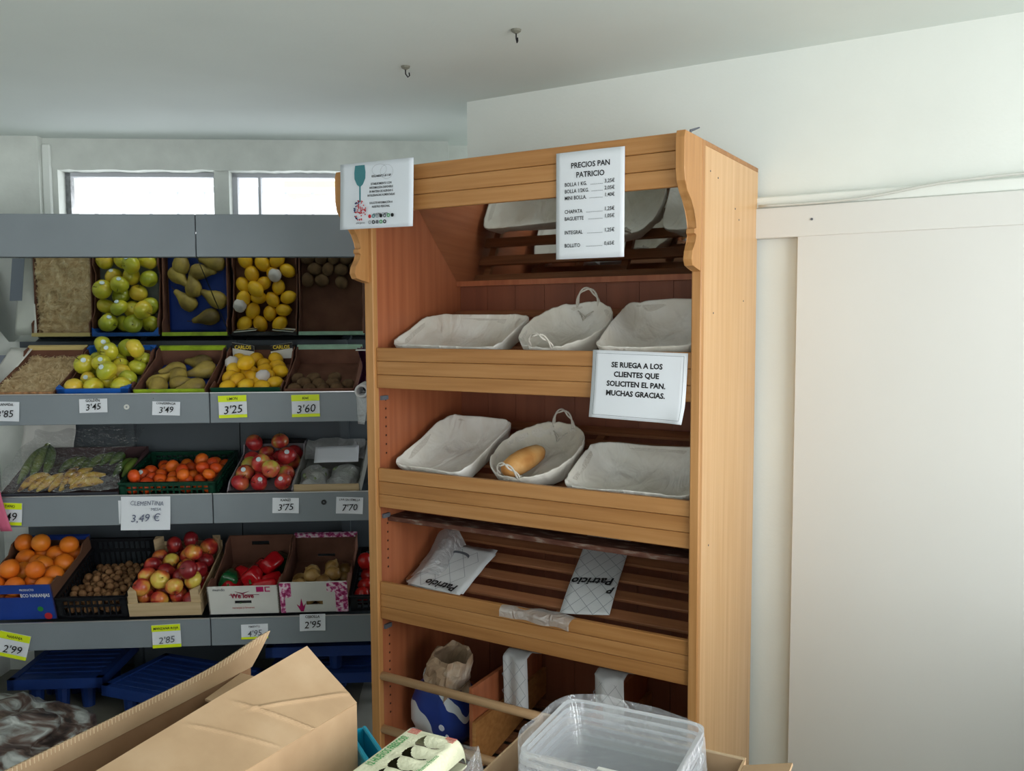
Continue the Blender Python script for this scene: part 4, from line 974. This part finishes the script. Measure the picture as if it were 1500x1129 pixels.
# long paper strip running down the slats, lettering upside down for the viewer
stp = thing('paper_bag', 'long white lattice-printed paper strip lying down the third tray', 'paper bag', MC @ T(.672, .100, .004) @ RZ(11), 'printed bread bags')
fz = lambda x, y: .004 + .004 * math.sin(y * 14) + .006 * (x / .17 - .5) ** 2
bm = add_grid(bm_new(), 8, 24, lambda a, b: (a * .17, b * .42, fz(a * .17, b * .42))); obj('paper', thicken(bm, .0006), BAGPAPER, stp, smooth=True)
lattice(stp, .17, .42, 3, .006, fn=lambda x, y: fz(x, y) + .0016)
lettering(stp, 'Patricio', .048, 0, 0, INK, M=T(.082, .165, .0165) @ RZ(180) @ RX(-90), bold=.03, shear=.2, name='lettering')
lettering(stp, 'P', .040, 0, 0, INK, M=T(.158, .115, .0195) @ RZ(180) @ RX(-90), bold=.04, shear=.3, name='lettering')
bag = thing('paper_bag', 'pile of white printed bread bags at the left of the third tray', 'paper bag', MC @ T(.04, .10, .004) @ RZ(-4), 'printed bread bags')
for k in range(4):
    ox, oy, rz = [(0, 0, 0), (.012, .006, 3), (-.006, .004, -4), (.01, -.004, 1)][k]
    bm = add_grid(bm_new(), 10, 12, lambda a, b: (a * .235, b * .25, .003 + k * .004 + .004 * noise.noise(Vector((a * 5, b * 5, k)))))
    s = obj('folded_bag', thicken(bm, .0005), BAGPAPER, bag, T(ox, oy, 0) @ RZ(rz), smooth=True)
lattice(bag, .21, .22, 3, .0205)
lettering(bag, 'Patricio', .045, 0, 0, INK, M=T(.15, .035, .0235) @ RZ(180) @ RX(-90), bold=.03, shear=.2)
bm = bm_new(); add_grid(bm, 10, 4, lambda a, b: (.11 + .05 * math.cos(a * 3.14), .175 + .02 * math.sin(a * 3.14) + .012 * b, .0215)); obj('oval_mark', bm, INKG, bag)
crumple(MC, 20, 20, lambda a, b: (.03 + a * .12, .15 + b * .20, .014 + .055 * math.sin(a * 3.1) * (.4 + b)), MILKY, 'plastic_bag', 'crumpled translucent bag behind the left bag pile', 'bag', .022, 14, 0)
crumple(RKM, 30, 12, lambda a, b: (.52 + a * .265, (.06 - .085 * min(1, b * 1.6)) - .006 * a, .735 + (.022 * math.sin(min(1, b * 1.6) * 1.6)) - max(0, b - .45) * .062), MILKY, 'plastic_wrap', 'crumpled translucent wrap hanging over the third tray front', 'plastic film', .010, 16, 0)
# strips over the dividers
def drape(x0, w, M, lab, sd):
    o = thing('paper_bag', lab, 'paper bag', M, 'printed bread bags')
    def f(a, b):
        # b 0..1: from behind the divider, over, then down the front
        x = a * w; t = b * .30
        if t < .08: return (x, .16 - t * .9, .03 + t * .35)
        if t < .12: return (x, .088 - (t - .08) * 1.0, .058 - (t - .08) * .35)
        return (x + .10 * (t - .12) * (.3), .048 + .012 * math.sin(a * 7 + sd), .044 - (t - .12))
    bm = add_grid(bm_new(), 8, 24, f); obj('paper', thicken(bm, .0006), BAGPAPER, o, smooth=True)
    l = lattice(o, w, .17, 2, .0, th=.0008); l.matrix_local = T(.008, .030, -.135) @ RX(90); 
    return o
drape(0, .095, RKM @ T(.405, .135, .455), 'white lattice-printed bag draped over the left divider', 0)
drape(0, .105, RKM @ T(.775, .105, .470), 'white lattice-printed bag draped over the right divider', 2)

# ---- flour sack
def sack():
    o = thing('flour_sack', 'blue and white paper flour sack with rolled open top', 'sack', RKM @ T(.150, .185, .158) @ RY(8) @ RX(9))
    m, nt, b = nmat('sack_paper'); L = nt.links.new
    tc = nt.nodes.new('ShaderNodeTexCoord'); sp = nt.nodes.new('ShaderNodeSeparateXYZ'); L(tc.outputs['Object'], sp.inputs[0])
    n = nt.nodes.new('ShaderNodeTexNoise'); n.inputs['Scale'].default_value = 7; n.inputs['Detail'].default_value = 2; L(tc.outputs['Object'], n.inputs['Vector'])
    a1 = nt.nodes.new('ShaderNodeMath'); a1.operation = 'MULTIPLY_ADD'; a1.inputs[1].default_value = .16; L(n.outputs['Fac'], a1.inputs[0])
    a2 = nt.nodes.new('ShaderNodeMath'); a2.operation = 'MULTIPLY_ADD'; a2.inputs[1].default_value = .55; L(sp.outputs['X'], a2.inputs[0]); L(sp.outputs['Z'], a2.inputs[2]); L(a2.outputs[0], a1.inputs[2])
    cr = nt.nodes.new('ShaderNodeValToRGB'); cr.color_ramp.interpolation = 'CONSTANT'; L(a1.outputs[0], cr.inputs['Fac']); L(cr.outputs['Color'], b.inputs['Base Color'])
    e = cr.color_ramp.elements
    cols = [(0, (214, 220, 226)), (.155, (30, 58, 140)), (.275, (214, 220, 226)), (.30, (30, 58, 140)), (.335, (196, 176, 150))]
    while len(e) < len(cols): e.new(.9)
    for i, (pp, c) in enumerate(cols): e[i].position = pp; e[i].color = srgb(c)
    b.inputs['Roughness'].default_value = .4
    def ring(z, sx, sy, dx, k):
        return [Vector((dx + sx * spt(2 * math.pi * i / 48, 2.6)[0] * (1 + .05 * noise.noise(Vector((math.cos(i / 48 * 6.28) * 2.4, math.sin(i / 48 * 6.28) * 2.4, k * .6)))),
                        sy * spt(2 * math.pi * i / 48, 2.6)[1] * (1 + .12 * noise.noise(Vector((math.cos(i / 48 * 6.28) * 2.4, math.sin(i / 48 * 6.28) * 2.4, k * .6 + 4)))),
                        z + .009 * noise.noise(Vector((math.cos(i / 48 * 6.28) * 4.5, math.sin(i / 48 * 6.28) * 4.5, 2))) * (k > 3) + .022 * noise.noise(Vector((math.cos(i / 48 * 6.28) * 1.8, math.sin(i / 48 * 6.28) * 1.8, k * .5 + 9))))) for i in range(48)]
    def shell(spec, mat, name, sm=True):
        bm = bm_new(); rr = [[bm.verts.new(v) for v in ring(z, sx, sy, dx, k)] for k, (z, sx, sy, dx) in enumerate(spec)]
        for j in range(len(rr) - 1):
            for i in range(48): bm.faces.new((rr[j][i], rr[j][(i + 1) % 48], rr[j + 1][(i + 1) % 48], rr[j + 1][i]))
        if name == 'sack_body': bm.faces.new(rr[0][::-1])
        if not sm:
            for v in bm.verts:
                q = v.co * 34; v.co += Vector((noise.noise(q), noise.noise(q + Vector((7, 0, 0))), noise.noise(q + Vector((0, 7, 0))) * .7)) * .014
        obj(name, thicken(bm, .0012), mat, o, smooth=sm)
    shell([(.0, .08, .06, 0), (.01, .105, .08, 0), (.06, .125, .095, 0), (.12, .128, .095, .0), (.17, .115, .085, -.0), (.205, .092, .072, -.0), (.222, .078, .066, -.0), (.235, .082, .07, -.0)], m, 'sack_body')
    shell([(.228, .080, .07, 0), (.25, .082, .074, .006), (.275, .080, .074, .012), (.300, .078, .074, .018), (.325, .074, .072, .024), (.340, .066, .066, .028), (.326, .062, .062, .026), (.28, .070, .062, .008), (.18, .070, .055, 0)], noisy('kraft_sack_top', [(.3, (150, 124, 100)), (.5, (176, 150, 124)), (.7, (206, 196, 184))], (9, 9, 9), 4, .8, .2, .5), 'rolled_top', False)
    bm = bm_new()
    for (x, z, q) in ((.055, .10, .012), (.080, .075, .007)): add_tube(bm, [(x, -.100, z), (x, -.102, z)], q, 14)
    obj('emblem', bm, WHITEINK, o)
sack()

# ---- signs on the rack
def sheet(M, w, h, mat, name, lab, cat, curl=0, corner=0):
    def f(a, b): return ((a - .5) * w, -.0025 - curl * (1 - b) ** 2 * .02 - corner * .02 * max(0, a - .8) * 5 * max(0, .25 - b) * 4 - .002 * math.sin(a * 4), (b - .5) * h)
    return tag(obj(name, thicken(add_grid(bm_new(), 14, 14, f), .0005), mat, None, M, True), lab, cat), (lambda x, z: f(x / w + .5, z / h + .5)[1])
pz = lambda z: 1.68 + (z - 1.68) * 1.15
s1, F1 = sheet(RKM @ T(.893, -.1215, pz(1.965)) @ RY(.2), .213, .302, PAPER, 'price_list', 'white bread price list taped to the right of the valance', 'sign', 0)
lettering(s1, ['PRECIOS PAN'], .0215, .003, .1045, INK, surf=F1, bold=.02, sx=.93)
lettering(s1, ['PATRICIO'], .0215, .003, .0775, INK, surf=F1, bold=.02, sx=.93)
rows = [('BOLLA 1 KG.', '3,25€', .0545, .038), ('BOLLA 1/2KG.', '2,05€', .0355, .034), ('MINI BOLLA.', '1,40€', .0165, .040), ('CHAPATA', '1,25€', -.022, .050), ('BAGUETTE', '1,05€', -.042, .044), ('INTEGRAL', '1,25€', -.081, .046), ('BOLLITO', '0,65€', -.118, .050)]
for a, b, z, n in rows:
    lettering(s1, a, .0148, -.078, z, INK, surf=F1, bold=.014, align='LEFT', sx=.85); lettering(s1, b, .0145, .078, z + .002, INK, surf=F1, bold=.012, align='RIGHT', sx=.9)
    bm = bm_new(); x = .040
    while x > .040 - n: bx(bm, x, x + .0016, F1(x, z) - .0018, F1(x, z) - .0012, z, z + .0012); x -= .0032
    obj('dotted_leader', bm, INKG, s1)
s2, F2 = sheet(RKM @ T(.993, -.004, pz(1.5135)) @ RY(1.3) @ RX(-2.2), .297, .202, PAPER, 'notice', 'white notice asking customers to request bread, on the top tray front', 'sign', .6, .9)
lettering(s2, ['SE RUEGA A LOS', 'CLIENTES QUE', 'SOLICITEN EL PAN.', 'MUCHAS GRACIAS.'], .0215, -.005, .052, INK, surf=F2, bold=.035, leading=1.30)
bm = bm_new(); ww, hh, tt = .138, .092, .0008
for (a, b, c, d) in ((-ww, ww, hh - tt, hh), (-ww, ww, -hh, -hh + tt), (-ww, -ww + tt, -hh, hh), (ww - tt, ww, -hh, hh)): add_grid(bm, 8, 8, lambda u, v: (a + (b - a) * u, F2(a + (b - a) * u, c + (d - c) * v) - .001, c + (d - c) * v))
obj('border_line', bm, INKG, s2)
s3, F3 = sheet(RKM @ T(.147, -.158, pz(2.035)) @ RY(1.0), .302, .213, LAMIN, 'laminated_sign', 'laminated allergen notice with a teal glass, at the rack top left', 'sign', .2)
bm = bm_new(); cup = [(-.020, .098), (.020, .098), (.0235, .075), (.0225, .055), (.012, .036), (.003, .030), (.003, -.020), (-.003, -.020), (-.003, .030), (-.012, .036), (-.0225, .055), (-.0235, .075)]
add_prism(bm, cup, -.0062, -.0056, 'y'); obj('printed_glass', bm, TEAL, s3, T(-.064, 0, 0))
rn = random.Random(5)
for (mat_, nm, off) in ((INKR, 'printed_emblem', 0), (plain('navy_ink', (40, 60, 110), .6), 'printed_emblem', 1)):
    bm = bm_new()
    for i in range(46):
        a = rn.uniform(0, 6.28); q = rn.uniform(.004, .026) if not off else rn.uniform(.018, .027)
        if off and not (1.6 < a < 4.2): continue
        bx(bm, q * math.cos(a) - .002, q * math.cos(a) + .0022, -.0062, -.0056, q * 1.25 * math.sin(a) - .0018, q * 1.25 * math.sin(a) + .002)
    obj(nm, bm, mat_, s3, T(-.060, -.006, -.048))
lettering(s3, ['REGLAMENTO UE 1169', '', 'ESTABLECIMIENTO CON', 'INFORMACIÓN DISPONIBLE', 'EN MATERIA DE ALERGIAS E', 'INTOLERANCIAS ALIMENTARIAS', '', 'SOLICITE INFORMACIÓN A', 'NUESTRO PERSONAL', '', 'NUESTRA CARTA'], .0098, .024, .056, INK, surf=F3, bold=.018, leading=1.24, sx=.78)
for row in range(2):
    for k in range(7):
        if row == 1 and k > 4: continue
        bm = add_lathe(bm_new(), [(.0035, 0), (.0062, 0), (.0062, .0006), (.0035, .0006)], 12) if (row * 7 + k) % 3 else add_lathe(bm_new(), [(0, 0), (.006, 0), (.006, .0006), (0, .0006)], 12)
        obj('allergen_icon', bm, [INKR, TEAL, LINEINK, INK, INKG, GREENINK, INK][(k + row * 2) % 7], s3, T(-.020 + k * .0155, -.0098, -.068 - row * .019) @ RX(90))
bm = bm_new()
for (cx, cz, ax, az) in ((.018, .078, .030, .018), (.048, .070, .026, .022)):
    pts_ = [(cx + ax * math.cos(t / 24 * 6.28), -.0058, cz + az * math.sin(t / 24 * 6.28)) for t in range(25)]
    add_tube(bm, pts_, .0004, 4, False)
obj('printed_swirl', bm, LINEINK, s3, T(0, -.001, 0))
lettering(s3, 'alérgenos', .010, -.060, -.090, INKG, surf=F3)

# ================================================================ FOREGROUND
tb = thing('counter', 'low counter carrying the cardboard boxes and egg cartons', 'counter', T(0, 0, 0))
bm = bm_new(); bx(bm, -1.3, .62, .55, 1.62, .77, .80, None, .003); obj('counter_top', bm, PLYW, tb)
bm = bm_new(); bx(bm, -1.25, .57, .6, 1.5, .06, .77); obj('counter_body', bm, GREY, tb)
bm = bm_new(); bx(bm, -1.23, .55, .65, 1.45, 0, .06); obj('kick_plate', bm, GREYD, tb)
# big open cardboard box; local x runs from far right corner back towards the viewer, y to the far side
xd = Vector((-.482, -.876, 0)).normalized(); yd = Vector((-.876, .482, 0)).normalized()
BX = Matrix(((xd.x, yd.x, 0, -.28), (xd.y, yd.y, 0, 1.504), (0, 0, 1, .802), (0, 0, 0, 1)))
cb = thing('cardboard_box', 'large open kraft cardboard box in the foreground with raised flaps', 'box', BX)
Lx, Wy, Hz, t = .62, .292, .198, .004
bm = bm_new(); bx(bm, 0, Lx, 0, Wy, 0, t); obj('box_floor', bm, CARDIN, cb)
bm = bm_new(); bx(bm, 0, Lx, 0, t, 0, Hz, None, .001); obj('near_wall', bm, CARD, cb)
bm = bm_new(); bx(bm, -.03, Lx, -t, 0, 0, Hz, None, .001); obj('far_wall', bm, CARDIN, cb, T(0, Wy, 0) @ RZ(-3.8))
bm = bm_new(); bx(bm, 0, t, t, Wy - t, 0, Hz); obj('end_wall', bm, CARD, cb)
bm = bm_new(); bx(bm, Lx - t, Lx, t, Wy - t, 0, Hz); obj('end_wall', bm, CARD, cb)
def corr_edge(parent, L, M, th=.005, flap=False):
    """corrugated board edge: two liners with a wavy medium between"""
    bm = bm_new(); n = int(L / .0035); 
    bx(bm, 0, L, 0, .0008, -.0015, .0012); bx(bm, 0, L, th - .0008, th, -.0015, .0012)
    lo = []
    for i in range(n * 2 + 1):
        x = i * L / (n * 2); y = .0008 if i % 2 else th - .0014
        lo.append((bm.verts.new((x, y, -.0015)), bm.verts.new((x, y + .0006, -.0015)), bm.verts.new((x, y + .0006, .0012)), bm.verts.new((x, y, .0012))))
    for i in range(n * 2):
        for k in range(4): bm.faces.new((lo[i][k], lo[i][(k + 1) % 4], lo[i + 1][(k + 1) % 4], lo[i + 1][k]))
    if flap:      # follows the upturned corner of the far flap
        for v in bm.verts: v.co.z += 0; v.co.z += .014 * math.exp(-(max(v.co.x - .03, 0) / .078) ** 2)
    return obj('corrugated_edge', bm, plain('corrugated_paper', (212, 186, 150), .9) if 'corrugated_paper' not in MATS else MATS['corrugated_paper'], parent, M)
def creased(w, d, th, creases):
    def f(a, b):
        x, y = a * w, b * d
        z = 0
        for (x0, y0, x1, y1, am) in creases:
            p0, p1 = Vector((x0, y0)), Vector((x1, y1)); dd = (p1 - p0); L_ = dd.length; dd /= L_
            q = Vector((x, y)) - p0; s = q.dot(dd); t_ = q.x * dd.y - q.y * dd.x
            fall = 1 if 0 < s < L_ else math.exp(-((min(abs(s), abs(s - L_))) / .02) ** 2)
            z += am * math.exp(-(t_ / .0035) ** 2) * fall
        z += .0022 * noise.noise(Vector((x * 12, y * 12, 3)))
        return (x, y, z)
    bm = add_grid(bm_new(), 120, 44, f)
    bmesh.ops.recalc_face_normals(bm, faces=bm.faces); thicken(bm, th)
    return bm
# near flap folded half inwards (37.5 deg above level)
bm = creased(Lx, .142, .004, [(.115, .0, .175, .10, .0035), (.02, .03, .16, .085, .003), (.20, .02, .26, .11, .002)])
for v in bm.verts:       # the flap sags towards its near end: 36 degrees up at the far corner, 15 at the near one
    ph = R(36 - 21 * min(1, max(0, v.co.x / .42))); y, z = v.co.y, v.co.z
    v.co.y = y * math.cos(ph) - z * math.sin(ph); v.co.z = y * math.sin(ph) + z * math.cos(ph)
nf = obj('near_flap', bm, CARD, cb, T(0, 0, Hz + .001))
# far flap standing up, leaning slightly out
FM = T(-.030, Wy + .001, Hz) @ RZ(-3.8) @ RX(80)
def flapf(a, b, z=0):
    return (a * (Lx + .03) - .072 * b * (1 - a) ** 8, b * (.034 + .014 * math.exp(-(a / .12) ** 2)), .006 * math.sin(a * 3.1) * b - .006 * b * b * math.exp(-(a / .05) ** 2) + z)
bm = add_grid(bm_new(), 90, 8, flapf); thicken(bm, .0008); b2 = add_grid(bm, 90, 8, lambda a, b: flapf(a, b, .0056))
ff = obj('far_flap', bm, CARD, cb, FM)
bm = bm_new(); n = 190; V = []
for i in range(n + 1):
    a = i / n; z = .0010 if i % 2 else .0052
    p1 = flapf(a, 1, z); p0 = flapf(a, .75, z); V.append((bm.verts.new((p1[0], p1[1] + .0004, p1[2])), bm.verts.new(p0)))
for i in range(n): bm.faces.new((V[i][0], V[i + 1][0], V[i + 1][1], V[i][1]))
thicken(bm, .0010); obj('corrugated_edge', bm, plain('corrugated_paper', (214, 190, 156), .9), cb, FM)
# short end flap folded inwards, level
bm = bm_new(); add_prism(bm, [(0, .03), (.105, .045), (.11, Wy - .03), (0, Wy - .006)], 0, .004, 'z'); obj('end_flap', bm, CARD, cb, T(.0, 0, Hz - .004) @ RY(2))

# egg cartons: local x along the carton towards the viewer, y across
xe = Vector((-.457, -.889, 0)).normalized(); ye = Vector((.889, -.457, 0)).normalized()
def egg_box(z, lab, dx=0, dy=0, rot=0):
    M = Matrix(((xe.x, ye.x, 0, -.186 + dx), (xe.y, ye.y, 0, 1.492 + dy), (0, 0, 1, z), (0, 0, 0, 1))) @ RZ(rot)
    o = thing('egg_carton', lab, 'egg carton', M, 'cream egg cartons')
    EG = MATS.get('egg_carton_pulp') or plain('egg_carton_pulp', (226, 226, 196), .8, bump=.3, bs=160, var=.02, vs=40)
    L_, W_, H_ = .30, .118, .082
    # base with cups
    bm = bm_new()
    bx(bm, 0, L_, 0, W_, .030, .034)
    for i in range(6):
        for j in range(2): add_prism(bm, [(.006 + i * .0485, .004 + j * .052), (.048 + i * .0485, .004 + j * .052), (.048 + i * .0485, .050 + j * .052), (.006 + i * .0485, .050 + j * .052)], .002, .031, 'z')
    obj('cup_base', bm, EG, o)
    # lid: rounded box shell with three crescent openings
    def lidz(x, y):
        ex = min(x, L_ - x) / .016; ey = min(y, W_ - y) / .014
        k = min(1, ex) ; q = min(1, ey)
        z = H_ - (.034) * (1 - math.sqrt(max(0, 1 - (1 - k) ** 2))) - .030 * (1 - math.sqrt(max(0, 1 - (1 - q) ** 2)))
        # raised ridge between windows
        z += .005 * math.exp(-((y - W_ * .60) / .022) ** 2) * math.cos((x - .030) / .040 * 6.283) * (1 if x > .02 else 0)
        return max(z, .034)
    NU, NV = 150, 56; bm = bm_new(); V = [[bm.verts.new((i / NU * L_, j / NV * W_, lidz(i / NU * L_, j / NV * W_))) for i in range(NU + 1)] for j in range(NV + 1)]
    def hole(x, y):
        for c in (.046, .086, .126, .166, .206, .246):
            u, v = (x - c) / .019, (y - W_ * .60) / .025
            if u * u + v * v < 1 and ((x - c + .011) / .017) ** 2 + ((y - W_ * .60 - .010) / .024) ** 2 > 1: return True
        return False
    for j in range(NV):
        for i in range(NU):
            if not hole((i + .5) / NU * L_, (j + .5) / NV * W_): bm.faces.new((V[j][i], V[j][i + 1], V[j + 1][i + 1], V[j + 1][i]))
    obj('lid', bm, EG, o, smooth=True)
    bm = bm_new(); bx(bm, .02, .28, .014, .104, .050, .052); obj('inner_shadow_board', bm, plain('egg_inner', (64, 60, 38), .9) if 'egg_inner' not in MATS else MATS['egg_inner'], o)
    return o, H_
e0, _ = egg_box(.802, 'cream egg carton at the bottom of the stack', .004, -.004, 1)
e1, hE = egg_box(.886, 'closed cream egg carton, topmost, reading 12 HUEVOS FRESCOS')
lettering(e1, '12 HUEVOS FRESCOS!', .020, 0, 0, GREENINK, M=T(.098, .016, hE + .0012) @ RZ(180) @ RX(-90) @ T(0, 0, -.014), bold=.02, sx=.56)
lettering(e1, 'Huevos frescos', .013, 0, 0, GREENINK, M=T(.105, .102, hE + .0012) @ RZ(180) @ RX(-90) @ T(0, 0, -.009), bold=.01, sx=.7)
for (x0, y0) in ((.014, .016), (.014, .088)):
    bm = bm_new()
    for k in range(4): bx(bm, x0 + k * .0045, x0 + k * .0045 + .0018, y0, y0 + .02, hE + .0006, hE + .0012)
    obj('red_stripes', bm, plain('coral_ink', (214, 110, 104), .7) if 'coral_ink' not in MATS else MATS['coral_ink'], e1)
bm = add_lathe(bm_new(), [(0, 0), (.012, 0), (.012, .0006), (0, .0006)], 14); obj('orange_mark', bm, plain('orange_ink', (230, 120, 60), .7), e1, T(.235, .024, hE + .0006))
def skirt(a, b):
    u, v = spt(a * 2 * math.pi, 5)
    return (.15 + u * (.168 + .02 * b), .066 + v * (.074 + .028 * b) + (.012 if v > 0 else 0), .150 - .13 * b + .010 * math.sin(a * 23))
crumple(Matrix(((xe.x, ye.x, 0, -.186), (xe.y, ye.y, 0, 1.492), (0, 0, 1, .803), (0, 0, 0, 1))), 90, 12, skirt, BAGFILM, 'plastic_wrap', 'clear plastic wrap bunched round the sides of the egg cartons', 'plastic film', .007, 18, 0)

# turquoise crate behind
tq = thing('turquoise_crate', 'turquoise plastic crate between the cardboard box and the egg cartons', 'crate', Matrix(((.44, .90, 0, -.315), (-.90, .44, 0, 1.59), (0, 0, 1, .802), (0, 0, 0, 1))))
# local x along the visible rim (towards the viewer), y to the far side
bm = bm_new(); bx(bm, 0, .13, 0, .004, 0, .106); obj('side_wall', bm, PLTRQ, tq)
bm = bm_new(); bx(bm, 0, .13, .030, .034, 0, .106); obj('side_wall', bm, PLTRQ, tq)
for x in (0, .126): bm = bm_new(); bx(bm, x, x + .004, .004, .030, 0, .106); obj('end_wall', bm, PLTRQ, tq)
bm = bm_new(); bx(bm, -.004, .134, -.003, .006, .100, .107, None, .002); bx(bm, -.004, .134, .029, .037, .100, .107, None, .002); bx(bm, .122, .134, .004, .031, .100, .107, None, .002); obj('rim', bm, PLTRQ, tq)
bm = bm_new(); bx(bm, .004, .126, .004, .030, .03, .034); obj('crate_floor', bm, PLTRQ, tq)

# right-hand open box, with nested clear trays in it
xa = Vector((-.889, .458, 0)).normalized(); yb = Vector((-.458, -.889, 0)).normalized()
RBM = Matrix(((xa.x, yb.x, 0, .413), (xa.y, yb.y, 0, 1.490), (0, 0, 1, .802), (0, 0, 0, 1)))
rb2 = thing('cardboard_box', 'smaller open cardboard box holding the clear trays, bottom right', 'box', RBM @ Matrix.Scale(1, 4))
bm = bm_new(); bx(bm, 0, .40, 0, .004, 0, .098); obj('far_wall', bm, CARD, rb2)
bm = bm_new(); bx(bm, 0, .004, .004, .34, 0, .098); obj('side_wall', bm, CARD, rb2)
bm = bm_new(); bx(bm, .396, .40, .004, .34, 0, .098); obj('side_wall', bm, CARD, rb2)
bm = bm_new(); bx(bm, 0, .40, .336, .34, 0, .098); obj('near_wall', bm, CARD, rb2)
bm = bm_new(); bx(bm, .004, .396, .004, .336, 0, .004); obj('box_floor', bm, CARDIN, rb2)
corr_edge(rb2, .40, T(0, -.0005, .099))
bm = bm_new(); bx(bm, 0, .30, 0, .004, 0, .085); obj('side_flap', bm, CARD, rb2, T(-.001, .02, .097) @ RZ(90) @ RX(-74))
# clear trays
def clear_tray(M, lab):
    o = thing('clear_tray', lab, 'plastic tray', M, 'nested clear plastic trays')
    a, b, h = .134, .118, .070; bm = bm_new(); rings = []; N = 64
    for (s, z) in ((.72, 0), (.80, .004), (.84, h * .35), (.88, h * .7), (.94, h)):
        rings.append([bm.verts.new((spt(2 * math.pi * k / N, 10)[0] * a * s * (1 + .006 * math.cos(k * 2.0)), spt(2 * math.pi * k / N, 10)[1] * b * s * (1 + .006 * math.cos(k * 2.0)), z)) for k in range(N)])
    for j in range(4):
        for k in range(N): bm.faces.new((rings[j][k], rings[j][(k + 1) % N], rings[j + 1][(k + 1) % N], rings[j + 1][k]))
    bm.faces.new(rings[0][::-1]); obj('tray_body', bm, CLEAR, o, smooth=True)
    bm = bm_new(); rr = []
    for (s, z) in ((.94, h), (1.0, h + .001), (1.0, h - .006)):
        rr.append([bm.verts.new((spt(2 * math.pi * k / N, 10)[0] * a * s, spt(2 * math.pi * k / N, 10)[1] * b * s, z)) for k in range(N)])
    for j in range(2):
        for k in range(N): bm.faces.new((rr[j][k], rr[j][(k + 1) % N], rr[j + 1][(k + 1) % N], rr[j + 1][k]))
    obj('tray_rim', bm, CLEARRIM, o, smooth=False)
    bm = bm_new(); bx(bm, .01, .05, -b * .97, -b * .90, h + .0015, h + .0025); obj('label_mark', bm, WHITEP, o)
    return o
for k in range(6):
    clear_tray(RBM @ T(.198, .145, .008) @ RZ(180 + (k % 2) * 1.2) @ T(.002 * (k % 3), 0, k * .0160), ['clear plastic tray at the bottom of the nested stack', 'second clear tray from the bottom of the stack', 'third clear tray from the bottom of the stack', 'third clear tray from the top of the stack', 'second clear tray from the top of the stack', 'topmost clear plastic tray of the nested stack'][k])
def wrapf(a, b):
    an = a * 2 * math.pi; u, v = spt(an, 4)
    s = 1.0 + .10 * (1 - b)
    return (u * .143 * s, v * .128 * s, .02 + b * .150)
crumple(RBM @ T(.195, .15, .0), 90, 14, wrapf, BAGFILM, 'plastic_wrap', 'clear plastic bag around the nested clear trays', 'plastic film', .012, 13, 0)
# unseen counter added just outside the view to shade the lower door
bm = bm_new(); bx(bm, 2.45, 3.1, -.75, .50, 0, .86, None, .003)
tag(obj('shade_counter', bm, GREY, None, RKM), 'unseen grey counter added to shade the lower sliding door', 'counter')
